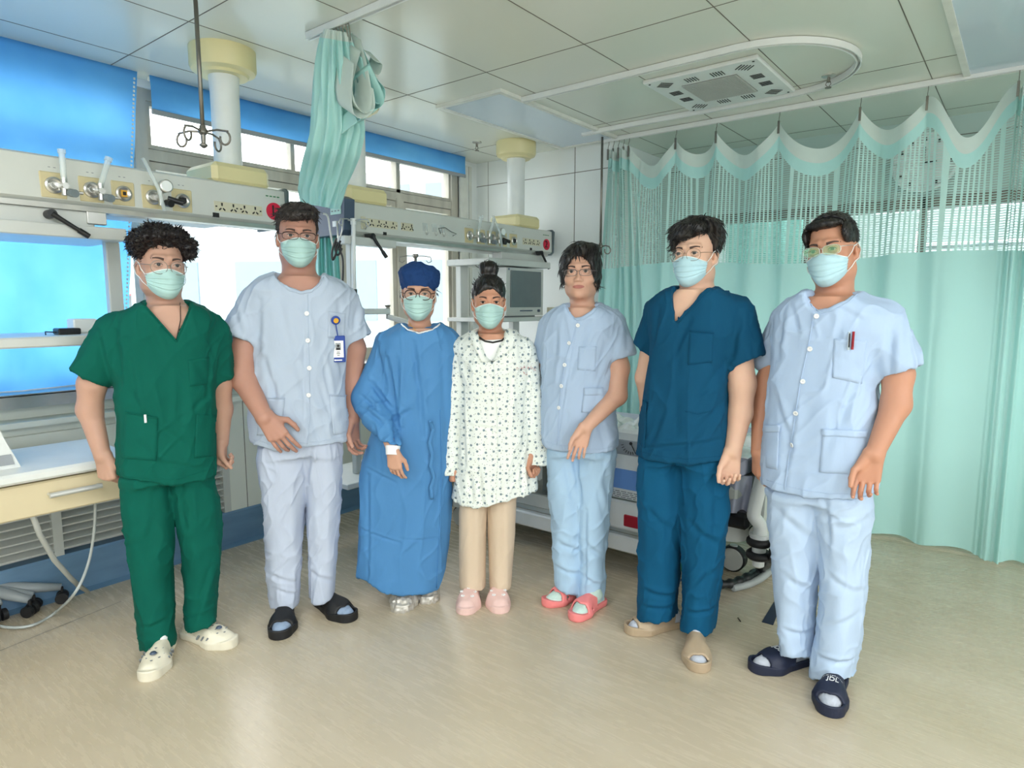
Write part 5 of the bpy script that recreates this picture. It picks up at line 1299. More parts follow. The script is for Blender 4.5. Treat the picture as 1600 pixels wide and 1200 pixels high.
def body_std(p,T,rows,arms,hands,ry=.12,fem=False,wide=1.0,neck_r=.055,legs_px=None,h=.003,skin=None,neck_dy=.02,nrows=None,chest=.016):
    R_=p.rows(rows,ry); R,o,sc=T
    pts=[o]+[q for a in arms for q in a[0]]+[h_[0] for h_ in hands]
    xs=[q[0] for q in pts]+[r[1]-r[3] for r in R_]+[r[1]+r[3] for r in R_]; ys=[q[1] for q in pts]
    lo=(min(xs)-.14,min(ys+[-.15])-.16,.05); hi=(max(xs)+.14,max(ys+[.15])+.13,o[2]+.16*sc)
    F=Field(lo,hi,h)
    zs=[r[0] for r in R_]; zb=min(zs)
    F.stack([(r[0]-.012,r[1],r[2],r[3]-chest-.004,r[4]-chest) for r in R_ if r[3]>.04 and r[0]>zb+.10],.02,n=2.3)
    nb=R@(np.array((0,.025,-.07))*sc)+o; topr=max(R_,key=lambda r:r[0]); cb=np.array((topr[1],neck_dy,topr[0]-.03))
    F.cone(cb,nb,neck_r*1.08,neck_r,.035); F.cone(cb,nb+np.array((0,-.015,.02)),neck_r*.8,neck_r*.8,.03)
    for pts_,rad in arms:
        for i in range(len(pts_)-1): F.cone(pts_[i],pts_[i+1],rad[i],rad[i+1],.02)
    for h_ in hands: hand(F,*h_[:3],**(h_[3] if len(h_)>3 else {}))
    for a,b,c in (legs_px or []):
        F.cone(a,b,.07,.05,.03); F.cone(b,c,.048,.036,.02)
    head(F,T,fem,wide)
    V,Fa=F.mesh(); V=relax(V,Fa,1,.4); o_=npmesh('body',V,Fa,skin,p.ob); return o_,bvh(V,Fa)
# ================================================================== PEOPLE: the seven people
import time as _t; _t0=_t.time()
def tick(s): print('TICK',s,round(_t.time()-_t0,1))
for n_,c_,v_ in (('scrub_green',(0,88,74),None),('trousers_green',(0,98,82),None),('tunic_grey',(178,192,210),None),('trouser_grey',(186,196,214),None),('tunic_blue',(174,196,224),None),('trouser_blue',(182,203,228),None),
    ('tunic_nurse',(170,191,217),None),('trouser_nurse',(170,200,226),None),('scrub_navy',(8,72,104),None),('trousers_navy',(8,80,116),None),('gown_blue',(78,134,186),None),('trouser_beige',(212,192,168),None),('cap_blue',(30,62,112),None)):
    mat(n_,c_,.85 if 'gown' not in n_ else .6,var=.05,scale=5,bump={'g':.5,'c':.5}.get(n_[0],.6),bscale=26,stretch=(1,1,.5),sheen=.0,spec=.2)
def px_r(p,w): return p.w(w)/2
def sh(p,u,v,r,dy):
    q=p.P(u,v,dy); return q-np.array((0,0,r))
# ---------------------------------------------------------------- 1 green scrubs
def person1():
    p=Person(278,1008,0,'man in dark green scrubs with fluffy dark hair, round glasses and a mask'); P=p.P
    T=head_T(p,(262,414),yaw=14,pitch=2,roll=2,sc=1.04)
    skin=skin_mat(1,(192,152,132))
    rows=[(472,226,297),(478,208,312),(487,186,328),(500,174,338),(530,172,340),(565,174,338),(600,178,334),(650,181,334),(700,181,336),(735,184,338),(760,187,339)]
    # arms
    S1,S2=sh(p,181,490,.068,.01),sh(p,329,494,.066,.01)
    A1=[S1,P(144,600,.03),P(140,640,.05),P(160,712,.02)]; A2=[S2,P(344,600,.04),P(347,640,.06),P(346,692,.05)]
    B,TB=body_std(p,T,rows,[(A1,[.058,.048,.043,.029]),(A2,[.055,.044,.040,.028])],
        [(A1[-1],(.12,-.05,-1),(.75,-.65,0),dict(size=1.0,curl=(55,75,50),thumb=.5,thumb_curl=35,spread=0)),(A2[-1],(-.03,.04,-1),(-.5,-.85,0),dict(size=.92,curl=(62,75,50),thumb=.3,thumb_curl=35,spread=0))],
        skin=skin,legs_px=[(P(235,770),P(240,880),P(248,990)),(P(305,770),P(312,880),P(315,970))],neck_r=.056)
    tick('b1')
    neck=[(218,440),(219,470),(276,535),(299,478),(301,440)]
    sl=([S1,P(141,588,.03)],[.070,.070],hem_plane(p,(117,579),(167,602),.03)); sr=([S2,P(343,590,.03)],[.066,.056],hem_plane(p,(328,600),(359,589),.03))
    hem=[(150,748),(187,750),(280,756),(320,748),(345,737)]
    segs=[(178,520,192,600,.012,.006),(330,520,322,620,.012,.006),(150,520,165,590,.012,.008),(205,640,300,700,.015,.005),(215,690,260,735,.014,.006),(230,500,250,560,.014,.004),(320,620,300,640,.01,.005),(190,600,230,650,.014,.005),(300,560,330,610,.012,.005),(200,560,215,640,.012,.005),(285,560,280,700,.02,.004),(240,720,320,735,.012,.004)]
    top,TT,_,_=garment(p,'scrub_top','scrub_green',lambda F:shirt_std(F,p,rows,hem,sl,sr,neck,(262,463),ry=.128,depthF=-.0),(-.5,-.3,.6),(.5,.3,1.5),segs=segs,amp=.009,seed=1)
    lineon(p,TT,[(190, 744), (235, 748), (280, 749), (334, 731)],.0011,'hem_stitch','scrub_green',top,.0004)
    lineon(p,TT,[(221,472),(276,534)],.0028,'neck_band','scrub_green',top,.0015); lineon(p,TT,[(298,480),(276,534)],.0028,'neck_band','scrub_green',top,.0015)
    decal(p,TT,[(197,643),(247,652),(245,720),(192,716)],12,14,'pocket','scrub_green',top); decal(p,TT,[(306,648),(337,648),(337,712),(303,716)],10,14,'pocket','scrub_green',top)
    decal(p,TT,[(294,562),(326,558),(324,600),(296,604)],9,9,'pocket','scrub_green',top,off=.002)
    h,n=p.hit(228,655,TT)
    if h: MB().tube([h+n*.008+Vector((0,0,.018)),h+n*.008-Vector((0,0,.012))],.0045,10).build('pen','button_white',top)
    lineon(p,TT,[(198,644),(228,650),(246,653)],.0016,'pocket_edge','scrub_green',top,.006)
    tick('t1')
    def tr(F): legs(F,p,[(748,194,262),(765,189,268),(790,189,274),(850,197,272),(900,203,271),(950,211,272),(1000,218,273),(1020,222,274)],[(748,262,332),(765,258,339),(790,268,344),(850,283,345),(900,286,343),(950,289,339),(992,291,337)],[(218,1017),(248,1020),(276,1008)],[(288,990),(298,991),(341,971)],top=[(700,200,324),(745,195,331)])
    garment(p,'trousers','scrub_green',tr,(-.4,-.25,-.0),(.4,.25,.8),segs=[(285,760,292,830,.012,.006),(240,800,228,900,.02,.006),(320,800,322,900,.02,.005),(330,890,300,980,.012,.007),(225,990,262,975,.01,.005),(283,770,268,800,.014,.008)],amp=.009,fr=(9,9,4),seed=2)
    for toe,heel,sd in (((232,1066),(266,1003),1),((366,1012),(286,992),-1)):
        o,R,a,s,SB=shoe(p,toe,heel,'clog','clog_cream',sd,ln=.285,W0=1.05)
        g=MB()
        for (x,y) in [(.17,-.022),(.17,.022),(.17,0),(.195,-.03),(.195,-.01),(.195,.012),(.195,.032),(.215,-.02),(.215,.022),(.232,0)]:
            hh=float(np.interp(x,[.15,.20,.25],[.074,.062,.048]))+.006-6*y*y; q=R@np.array((x*s,y,hh-.003)); q=Vector(q+a); g.lathe([(.0048,-.004),(.0048,.0035),(.001,.0035)],q,10)
        for q in (-1,1):
            for x in (.14,.165,.19): c=Vector(R@np.array((x*s,q*.049,.04))+a); Mx=Matrix.Translation(c)@Matrix(R.tolist()).to_4x4()@Matrix.Rotation(.6,4,'Y'); g.box((-.003,-.004,-.010),(.003,.004,.010),Mx)
        g.build('clog_hole','ink_grey',o)
        c=Vector(R@np.array((.205*s,0,.072))+a); gg=MB().lathe([(.001,-.004),(.013,0),(.009,.006),(.001,.008)],c,9).build('charm','slate_plastic',o)
    tick('l1')
    face_parts(p,T,TB)
    surgical_mask(p,T,TB,'mask_aqua',drop=.006,seed=1)
    glasses(p,T,TB,'dark_steel',hw=.027,hh=.024,n=2.1,r=.0011,drop=.006)
    R,o,sc=T
    hair(p,T,[('e',(0,.018,.050),(.080,.098,.085)),('e',(0,-.01,.088),(.108,.115,.062),.02),('e',(-.05,-.03,.075),(.06,.07,.055),.02),('e',(.05,-.03,.075),(.06,.07,.055),.02)],
        [('h',(0,-.055,.024),(0,-.12,-1)),('h',(0,.0,.012),(0,-.9,-.9)),('h',(0,0,-.03),(0,0,-1)),('e',(.08,.0,-.005),(.02,.03,.04)),('e',(-.08,.0,-.005),(.02,.03,.04))],
        m='hair_dark_brown',noise=.011,nscale=42,stretch=(1,1,1),strands=3600,slen=.016,srad=.0009,lift=.4,spiky=.9,seed=3)
    lineon(p,TB,[(222,470),(232,487),(250,506),(268,528)],.0014,'neck_cord','ink_black',p.ob,.003); lineon(p,TB,[(281,474),(282,500),(276,528)],.0014,'neck_cord','ink_black',p.ob,.003)
    tick('p1')
mat('clog_cream',(226,220,200),.5,var=.03)
# ---------------------------------------------------------------- 2 man in grey tunic
def person2():
    p=Person(470,955,0,'tall man in pale grey buttoned tunic with a blue badge, black slides, glasses and mask'); P=p.P
    T=head_T(p,(467,368),yaw=2,pitch=3,roll=1,sc=1.07)
    skin=skin_mat(2,(184,138,120))
    rows=[(428,430,505),(434,415,520),(442,398,535),(455,387,545),(475,386,548),(500,393,546),(530,396,543),(570,394,541),(610,391,540),(650,389,541),(680,391,541),(702,392,540)]
    S1,S2=sh(p,402,450,.080,.0),sh(p,530,449,.080,.0)
    A1=[S1,P(379,545,-.01),P(381,592,-.05),P(413,652,-.19)]; A2=[S2,P(552,545,.02),P(551,600,.03),P(551,655,.0)]
    B,TB=body_std(p,T,rows,[(A1,[.068,.056,.052,.034]),(A2,[.066,.054,.046,.032])],
        [(A1[-1],(.62,-.15,-1),(.75,-.1,.5),dict(size=1.12,curl=(15,20,12),thumb=1.0,spread=3)),(A2[-1],(-.05,-.1,-1),(-.75,-.65,0),dict(size=1.08,curl=(28,38,25),thumb=.5,thumb_curl=15))],
        skin=skin,legs_px=[(P(435,720),P(440,830),P(444,930)),(P(505,720),P(505,830),P(505,920))],neck_r=.066,ry=.14)
    tick('b2')
    neck=[(428,400),(429,428),(436,438),(452,450),(470,456),(486,453),(499,441),(505,428),(507,400)]
    sl=([S1,P(378,524,.0)],[.084,.084],hem_plane(p,(352,516),(401,535),.0)); sr=([S2,P(555,530,.0)],[.082,.076],hem_plane(p,(536,541),(575,522),.0))
    hem=[(360,693),(393,693),(430,702),(455,700),(462,697),(500,696),(541,688),(570,688)]
    segs=[(475,460,475,690,.004,.004),(405,470,403,560,.012,.007),(412,560,440,650,.012,.007),(528,470,536,560,.012,.006),(500,600,530,690,.012,.006),(460,560,500,690,.014,.006),(430,590,420,690,.012,.006),(505,560,520,640,.01,.005),(440,480,455,560,.014,.004),(400,620,430,635,.01,.005),(365,480,375,520,.012,.008),(560,480,555,520,.012,.008),(520,500,540,600,.01,.006)]
    top,TT,_,_=garment(p,'tunic','tunic_grey',lambda F:shirt_std(F,p,rows,hem,sl,sr,neck,(467,420),ry=.145,depthF=.02,hole=(.074,.07)),(-.5,-.3,.6),(.5,.3,1.75),segs=segs,amp=.010,seed=5)
    lineon(p,TT,[(396, 687), (430, 696), (456, 693), (500, 690), (539, 682)],.0011,'hem_stitch','tunic_grey',top,.0004)
    lineon(p,TT,[(430,432),(438,443),(452,454),(470,459),(487,456),(500,445),(505,434)],.0024,'neck_band','tunic_grey',top,.001)
    lineon(p,TT,[(481,460),(482,530),(484,600),(484,650),(480,694)],.0016,'placket_edge','tunic_grey',top,.001)
    for (u,v) in ((479,490),(481,532),(483,575),(483,617)): button(p,TT,u,v,top,.0095)
    pk=decal(p,TT,[(408,622),(445,622),(440,682),(402,680)],10,14,'pocket','tunic_grey',top); pk=decal(p,TT,[(514,617),(543,617),(541,676),(520,680)],10,14,'pocket','tunic_grey',top); decal(p,TT,[(513,486),(540,490),(538,530),(512,528)],9,9,'pocket','tunic_grey',top,off=.002)
    lineon(p,TT,[(408,622),(445,622)],.0018,'pocket_edge','tunic_grey',top,.006); lineon(p,TT,[(514,617),(543,618)],.0018,'pocket_edge','tunic_grey',top,.006)
    # badge
    h,n=p.hit(523,499,TT); R=n.to_track_quat('Z','Y').to_matrix().to_4x4(); off=Matrix.Translation(h+n*.012)@R
    b=MB().lathe([(.001,0),(.019,0),(.019,.005),(.015,.007),(.001,.007)],(0,0,0),28).build('badge_reel','badge_blue',top,angle=40); b.data.transform(off)
    b2=MB().lathe([(.001,.007),(.011,.007),(.011,.009),(.001,.009)],(0,0,0),24).build('reel_face','yellow_plastic',top); b2.data.transform(off)
    h2,n2=p.hit(528,545,TT); c=h2+Vector((0,-.014,0))
    MB().tube([h+n*.014-Vector((0,0,.018)),c+Vector((0,0,.058))],.0022,6).build('badge_cord','badge_blue',top)
    b3=MB().box(c+Vector((-.030,-.004,-.057)),c+Vector((.030,.002,.057)),ch=.003).build('badge_holder','badge_blue',top)
    MB().box(c+Vector((-.022,-.0052,-.036)),c+Vector((.022,-.004,.036))).build('badge_card','button_white',top)
    g=MB().box(c+Vector((-.011,-.006,-.004)),c+Vector((.011,-.0052,.026))); g.build('badge_photo','grey_plastic',top)
    g=MB().lathe([(.001,0),(.006,0),(.001,.001)],c+Vector((0,-.0062,.014)),12,Matrix.Rotation(math.pi/2,4,'X')).box(c+Vector((-.008,-.0068,-.004)),c+Vector((.008,-.006,.006)))
    for k,wd in enumerate((.012,.015,.01)): g.box(c+Vector((-wd/2,-.006,-.014-.007*k)),c+Vector((wd/2,-.0052,-.0115-.007*k)))
    g.build('badge_print','ink_black',top)
    MB().box(c+Vector((-.015,-.005,-.050)),c+Vector((.015,-.004,-.045))).lathe([(.001,0),(.004,0),(.001,.001)],c+Vector((-.014,-.0045,-.0475)),10,Matrix.Rotation(math.pi/2,4,'X')).build('badge_logo','button_white',top)
    def tr(F): legs(F,p,[(697,404,478),(720,399,482),(760,405,480),(800,411,476),(850,415,473),(900,418,470),(935,421,467),(952,424,464)],[(690,474,530),(720,470,535),(760,477,533),(800,479,531),(850,480,529),(900,481,525),(930,484,523),(945,486,522)],[(420,953),(445,955),(466,946)],[(480,944),(500,946),(526,932)],top=[(650,412,522),(706,408,528)],ry=.10)
    garment(p,'trousers','trouser_grey',tr,(-.4,-.25,0),(.4,.25,1.0),segs=[(487,697,480,760,.010,.010),(440,760,450,900,.02,.005),(505,760,500,900,.02,.005),(425,905,462,915,.01,.006),(488,900,520,912,.01,.006),(430,925,465,935,.008,.005)],amp=.009,fr=(10,10,4),seed=6)
    shoe(p,(439,1000),(446,952),'slide','slide_black',1,ln=.285,sock='sock_blue',W0=1.12); shoe(p,(549,972),(494,938),'slide','slide_black',-1,ln=.285,sock='sock_blue',W0=1.12)
    face_parts(p,T,TB,)
    surgical_mask(p,T,TB,'mask_aqua',seed=2,wid=.067)
    glasses(p,T,TB,'glasses_brown',hw=.029,hh=.014,n=3.2,r=.0012,rtop=.0024,drop=-.001)
    hair(p,T,[('e',(0,.018,.052),(.080,.098,.088)),('e',(.01,-.02,.10),(.070,.075,.040),.02),('e',(-.045,-.035,.085),(.035,.05,.03),.015)],
        [('e',(0,-.108,-.03),(.066,.078,.092),.006),('h',(0,-.0,-.0),(0,-1.0,-.35)),('h',(0,0,-.045),(0,-.3,-1)),('e',(.085,-.0,-.010),(.02,.024,.034)),('e',(-.085,-.0,-.010),(.02,.024,.034))],
        m='hair_greying',noise=.003,nscale=70,strands=1500,slen=.03,srad=.0008,lift=.06,jit=.12,comb=(.045,.02,.14),seed=4,post=[('e',(-.022,-.066,.084),(.048,.026,.022),.015),('e',(.025,-.066,.090),(.042,.026,.018),.015)])
    tick('p2')
for n_,c_ in (('slide_black',(22,22,24)),('slide_navy',(26,34,58)),('sandal_coral',(240,136,136)),('shoe_taupe',(176,156,130)),('mule_pink',(232,196,188)),('badge_blue',(20,62,150)),('glasses_brown',(60,36,30)),('glasses_grey',(96,90,90))): mat(n_,c_,.5 if 'slide' not in n_ else .6,var=.05)
mat('shoe_cover_silver',(196,192,184),.28,.35,var=.1,scale=30)
# ---------------------------------------------------------------- 3 woman in isolation gown
def person3():
    p=Person(647,932,0,'short woman in a long blue isolation gown and dark blue surgical cap'); P=p.P
    T=head_T(p,(653,459),yaw=-3,pitch=3,roll=1,sc=.98)
    skin=skin_mat(3,(206,160,136))
    rows=[(508,624,688),(516,604,704),(525,592,712),(545,588,713),(600,590,711),(660,586,708),(720,568,706),(760,563,705),(800,561,704),(860,558,700),(905,557,692),(925,560,690)]
    S1,S2=sh(p,604,520,.055,.0),sh(p,700,520,.055,.0)
    A1=[S1,P(585,620,-.02),P(613,704,-.215)]; A2=[S2,P(708,620,.05),P(700,700,.06)]
    B,TB=body_std(p,T,[r for r in rows if r[0]<700],[(A1,[.045,.036,.024]),(A2,[.045,.036,.024])],
        [(A1[-1],(.12,.0,-1),(.85,-.4,0),dict(size=.86,curl=(20,25,20),thumb=.5,spread=2)),(A2[-1],(0,.1,-1),(-.3,-.95,0),dict(size=.86))],
        skin=skin,legs_px=[(P(630,720),P(630,830),P(630,915)),(P(665,720),P(665,830),P(668,910))],neck_r=.046,ry=.13,chest=.02)
    hem=[(555,900),(575,905),(600,921),(625,925),(660,923),(683,920),(696,890)]
    def fn(F):
        R_=p.rows(rows,.15); hf=hemfn(p,hem)
        F.stack(R_,.02,cut=lambda X,Y,Z:hf(X)-Z,zlo=.0,n=2.2)
        E1=P(578,622,-.02); C1=P(615,695,-.20); pl=hem_plane(p,(600,690),(630,697),-.20)
        F.cone(S1,E1,.058,.078,.03); F.cone(E1,P(592,652,-.09),.078,.064,.03); F.cone(P(592,652,-.09),C1,.064,.040,.02,plane=pl)
        F.cone(S2,P(706,620,.04),.056,.055,.03); F.cone(P(706,620,.04),P(700,698,.05),.055,.045,.02)
        F.stack(R_,0,True,shrink=.012,zlo=-.05,zhi=.25,cut=lambda X,Y,Z:Z-hf(X)-.06,n=2.2)
        c=P(655,500,.0); F.cone((c[0],.02,c[2]-.0),(c[0],.02,c[2]+.2),.066,.09,.006,True)
        pf=polyfield([(P(u,v,-.08)[0],P(u,v,-.08)[2]) for u,v in [(626,480),(627,505),(636,514),(655,519),(676,514),(687,505),(688,480)]])
        F.func(F.lo,(.5,.02,1.6),lambda X,Y,Z:np.maximum(pf(X,Z),Y-.0),.004,True)
    segs=[(652,560,660,680,.012,.009),(646,535,652,600,.010,.008),(605,560,618,650,.012,.016),(618,640,622,690,.012,.014),(580,600,612,640,.010,.013),(572,640,600,660,.010,.013),(620,560,622,640,.010,.008),(565,620,590,640,.008,.010),(590,540,600,600,.012,.008),(690,540,698,700,.014,.006),(628,740,624,860,.02,.005),(575,735,620,752,.006,.004),(560,830,625,845,.006,.004),(626,838,690,842,.005,.003),(600,690,628,668,.008,.010),(612,655,640,640,.01,.008),(575,745,575,900,.008,.006),(585,660,590,690,.008,.008),(560,770,556,890,.01,.005)]
    g,TG,_,_=garment(p,'isolation_gown','gown_blue',fn,(-.4,-.32,.02),(.4,.3,1.5),segs=segs,amp=.009,fr=(7,7,2.2),seed=8,relaxn=0)
    lineon(p,TG,[(627,507),(637,516),(655,521),(676,516),(687,507)],.0035,'neck_binding','button_white',g,.002)
    lineon(p,TG,[(688,640),(690,740),(687,830),(682,918)],.0025,'side_seam','gown_blue',g,.002)
    Pt=[[(672,656),(672,690),(670,716)],]
    rb=[]
    for k,(u,v) in enumerate([(671,656),(676,672),(670,690),(676,710),(671,726),(677,745),(672,760),(675,780)]):
        h,n=p.hit(u,v,TG); d=Vector((.009,0,0)); rb.append([h+n*(.012+.006*(k%2))-d,h+n*(.010)+d])
    MB().grid(rb,.001,(0,1,0)).build('tie_ribbon','gown_blue',g,smooth=True)
    c0=P(614,697,-.205); c1=P(613,711,-.217); MB().tube([c0,c1],[.033,.028],20).build('knit_cuff','button_white',g,smooth=False,angle=40)
    for toe,heel,sd in (((629,957),(634,925),1),((668,943),(664,915),-1)): shoe(p,toe,heel,'cover','shoe_cover_silver',sd,ln=.25,W0=1.05)
    face_parts(p,T,TB); mk=surgical_mask(p,T,TB,'mask_aqua',seed=3,loops='up',top=.004)
    glasses(p,T,TB,'glasses_brown',hw=.0255,hh=.022,n=2.2,r=.0016,rtop=.0026,drop=.001)
    R,o,sc=T
    hair(p,T,[('e',(0,.018,.066),(.088,.104,.082)),('e',(.040,.02,.080),(.062,.08,.055),.02),('e',(-.03,.0,.10),(.06,.075,.04),.02)],[('e',(0,-.13,-.02),(.09,.085,.072),.01),('h',(0,.0,-.008),(0,-.35,-1))],
        name='surgical_cap',m='cap_blue',noise=.006,nscale=28,stretch=(1,1,1),strands=0,seed=2)
    hair(p,T,[('e',(.045,.065,.0),(.035,.030,.035)),('e',(0,.035,.0),(.080,.075,.06))],[('h',(0,.0,-.03),(0,-.5,-1)),('h',(0,-.015,0),(0,-1,0))],name='hair',m='hair_dark_brown',strands=300,slen=.03,seed=6)
    lineon(p,TB,[(636,498),(642,508),(650,517)],.0012,'necklace','yellow_plastic',p.ob,.002)
    tick('p3')
# ---------------------------------------------------------------- 4 patient in pyjama top
def person4():
    p=Person(757,932,0,'patient with a hair bun, white printed pyjama top and beige trousers'); P=p.P
    T=head_T(p,(765,472),yaw=2,pitch=2,sc=.97)
    skin=skin_mat(4,(196,144,118))
    rows=[(516,742,795),(524,726,812),(533,714,824),(548,712,830),(600,716,828),(650,718,826),(700,716,828),(740,710,836),(790,706,844)]
    S1,S2=sh(p,722,530,.055,.0),sh(p,818,530,.055,.0)
    A1=[S1,P(712,630,.0),P(704,725,-.02)]; A2=[S2,P(830,630,.0),P(832,712,-.04)]
    B,TB=body_std(p,T,rows,[(A1,[.045,.035,.024]),(A2,[.045,.035,.024])],
        [(A1[-1],(.05,-.1,-1),(.3,-.9,0),dict(size=.82,curl=(70,80,50),thumb=.4)),(A2[-1],(-.10,-.1,-1),(-.75,-.6,0),dict(size=.86,curl=(65,80,60),thumb=.5,thumb_curl=35,spread=0))],
        skin=skin,legs_px=[(P(740,740),P(738,830),P(739,905)),(P(783,740),P(783,830),P(780,905))],neck_r=.046,ry=.12,chest=.02)
    hem=[(690,782),(706,785),(745,794),(768,790),(800,780),(820,775),(845,768),(860,765)]
    def fn(F):
        R_=p.rows(rows,.13); hf=hemfn(p,hem)
        F.stack(R_,.02,cut=lambda X,Y,Z:hf(X)-Z,zlo=.3,n=2.2)
        p1=hem_plane(p,(684,738),(718,739),-.01); p2=hem_plane(p,(815,724),(854,723),-.01)
        F.cone(S1,P(707,640,.0),.056,.050,.02); F.cone(P(707,640,.0),P(701,745,-.01),.050,.052,.008,plane=p1)
        F.cone(S2,P(833,630,.0),.056,.054,.02); F.cone(P(833,630,.0),P(835,735,-.02),.054,.058,.008,plane=p2)
        F.stack(R_,0,True,shrink=.012,zlo=.25,zhi=.62,cut=lambda X,Y,Z:Z-hf(X)-.06,n=2.2)
        F.cone(P(707,680,.0),P(701,740,-.01),.040,.041,.003,True,plane=(P(701,725,0),(0,0,1))); F.cone(P(833,670,.0),P(835,726,-.02),.043,.046,.003,True,plane=(P(835,710,0),(0,0,1)))
        pf=polyfield([(P(u,v,-.08)[0],P(u,v,-.08)[2]) for u,v in [(740,490),(741,514),(756,560),(770,566),(796,514),(797,490)]])
        F.func(F.lo,(.5,.02,1.6),lambda X,Y,Z:np.maximum(pf(X,Z),Y-.0),.004,True); c=P(768,510,.0); F.cone((c[0],.02,c[2]-.02),(c[0],.02,c[2]+.2),.064,.09,.006,True)
    segs=[(722,600,728,730,.008,.008),(712,560,722,620,.008,.006),(826,580,818,700,.008,.008),(815,700,816,770,.010,.006),(770,640,765,700,.01,.005),(748,730,752,790,.012,.008),(735,745,740,790,.012,.007),(785,740,770,780,.01,.006),(730,665,800,672,.008,.004),(800,600,790,680,.012,.005)]
    g,TG,_,_=garment(p,'pyjama_top','pyjama',fn,(-.36,-.26,.42),(.36,.26,1.5),segs=segs,amp=.009,fr=(11,11,2.8),seed=12)
    # white undershirt seen in the opening, collar flaps, placket
    decal(p,TB,[(745,532),(792,530),(784,572),(752,572)],14,12,'undershirt','button_white',g,off=.004,thick=.004)
    lineon(p,TB,[(748,527),(758,533),(770,535),(784,532),(791,526)],.0045,'undershirt_neck','ink_black',g,.004)
    decal(p,TG,[(731,517),(744,512),(768,566),(752,566)],8,14,'collar','pyjama',g,off=.007,thick=.004); decal(p,TG,[(795,510),(808,516),(800,545),(769,567)],8,14,'collar','pyjama',g,off=.007,thick=.004)
    lineon(p,TG,[(771,570),(776,640),(778,700),(776,786)],.0018,'placket_edge','pyjama',g,.001)
    for u,v in ((775,586),(777,632),(778,680),(778,728)): button(p,TG,u,v,g,.0065)
    random.seed(3); mb=MB()
    for k in range(6):
        h,n=p.hit(807+5.2*k,576-2.2*math.sin(k*.62),TG)
        if h:
            for q in range(4): a=h+n*.006+Vector((random.uniform(-.005,.005),0,random.uniform(-.005,.005))); b_=a+Vector(random.choice([(.007,0,0),(0,0,.007),(.005,0,.005),(.005,0,-.005)])); mb.tube([a,b_],.0009,4)
    for k in range(2):
        h,n=p.hit(817+4*k,584,TG)
        for q in range(4): a=h+n*.006+Vector((random.uniform(-.004,.004),0,random.uniform(-.004,.004))); b_=a+Vector(random.choice([(.006,0,0),(0,0,.006)])); mb.tube([a,b_],.0009,4)
    mb.build('chest_print','print_red',g)
    def tr(F): legs(F,p,[(770,722,762),(800,717,760),(850,717,759),(900,718,759),(923,719,759)],[(770,760,806),(800,762,806),(850,763,804),(900,764,800),(922,764,797)],[(715,922),(740,926),(762,922)],[(762,921),(780,924),(800,921)],top=[(740,724,802),(770,722,806)],ry=.085,k=.012)
    garment(p,'trousers','trouser_beige',tr,(-.3,-.25,0),(.3,.25,.8),segs=[(738,800,740,915,.014,.004),(783,800,782,915,.014,.004)],amp=.003,seed=14)
    for toe,heel,sd in (((728,961),(738,925),1),((780,959),(777,925),-1)):
        o,R,a,s,SB=shoe(p,toe,heel,'mule','mule_pink',sd,ln=.255,W0=1.08,sock='mule_pink')
        g2=MB()
        for x,y in ((.16,0),(.18,.03),(.18,-.03),(.215,.022),(.215,-.022)):
            hh=float(np.interp(x,[.15,.20,.25],[.074,.062,.048]))+.009-6*y*y; c=Vector(R@np.array((x*s,y,hh))+a)
            for k in range(5): an=k*1.2566; g2.lathe([(.001,-.003),(.0045,-.001),(.001,.003)],c+Vector((.006*math.cos(an),.006*math.sin(an),0)),8)
        g2.build('flower','button_white',o)
    face_parts(p,T,TB); surgical_mask(p,T,TB,'mask_aqua',seed=4,top=.002)
    hair(p,T,[('e',(0,.018,.050),(.080,.099,.088)),('c',(0,.01,.12),(0,.015,.14),.03,.035),('e',(0,.015,.160),(.046,.042,.036),.012)],
        [('e',(0,-.105,-.02),(.070,.078,.095),.01),('h',(0,0,-.045),(0,-.3,-1)),('e',(.085,-.0,-.010),(.018,.022,.032)),('e',(-.085,-.0,-.010),(.018,.022,.032))],strands=500,slen=.025,srad=.0008,lift=.1,comb=(0,-.12,.03),seed=9,noise=.004)
    tick('p4')
m=bpy.data.materials.new('pyjama'); m.use_nodes=True; N=m.node_tree.nodes; L=m.node_tree.links; b=N['Principled BSDF']; b.inputs['Roughness'].default_value=.85
t=N.new('ShaderNodeTexCoord'); prev=None
mpn=N.new('ShaderNodeMapping'); mpn.inputs['Scale'].default_value=(30,4,30); L.new(t.outputs['Object'],mpn.inputs[0])
mix=None
for k,(sc,th,col,rnd) in enumerate([(1.0,.165,lin((120,138,146)),.35),(1.3,.085,lin((160,168,148)),.6),(1.35,.075,lin((150,158,172)),.8)]):
    v=N.new('ShaderNodeTexVoronoi'); v.voronoi_dimensions='2D'; v.inputs['Scale'].default_value=sc; v.inputs['Randomness'].default_value=rnd
    sx=N.new('ShaderNodeSeparateXYZ'); cx=N.new('ShaderNodeCombineXYZ'); L.new(mpn.outputs[0],sx.inputs[0]); L.new(sx.outputs[0],cx.inputs[0]); L.new(sx.outputs[2],cx.inputs[1]); L.new(cx.outputs[0],v.inputs['Vector'])
    lt=N.new('ShaderNodeMath'); lt.operation='LESS_THAN'; lt.inputs[1].default_value=th; L.new(v.outputs['Distance'],lt.inputs[0])
    mx=N.new('ShaderNodeMix'); mx.data_type='RGBA'; L.new(lt.outputs[0],mx.inputs[0])
    if mix is None: mx.inputs[6].default_value=(*lin((228,234,228)),1)
    else: L.new(mix.outputs[2],mx.inputs[6])
    mx.inputs[7].default_value=(*col,1); mix=mx
L.new(mix.outputs[2],b.inputs['Base Color']); MATS['pyjama']=m
mat('print_red',(150,30,44),.7)
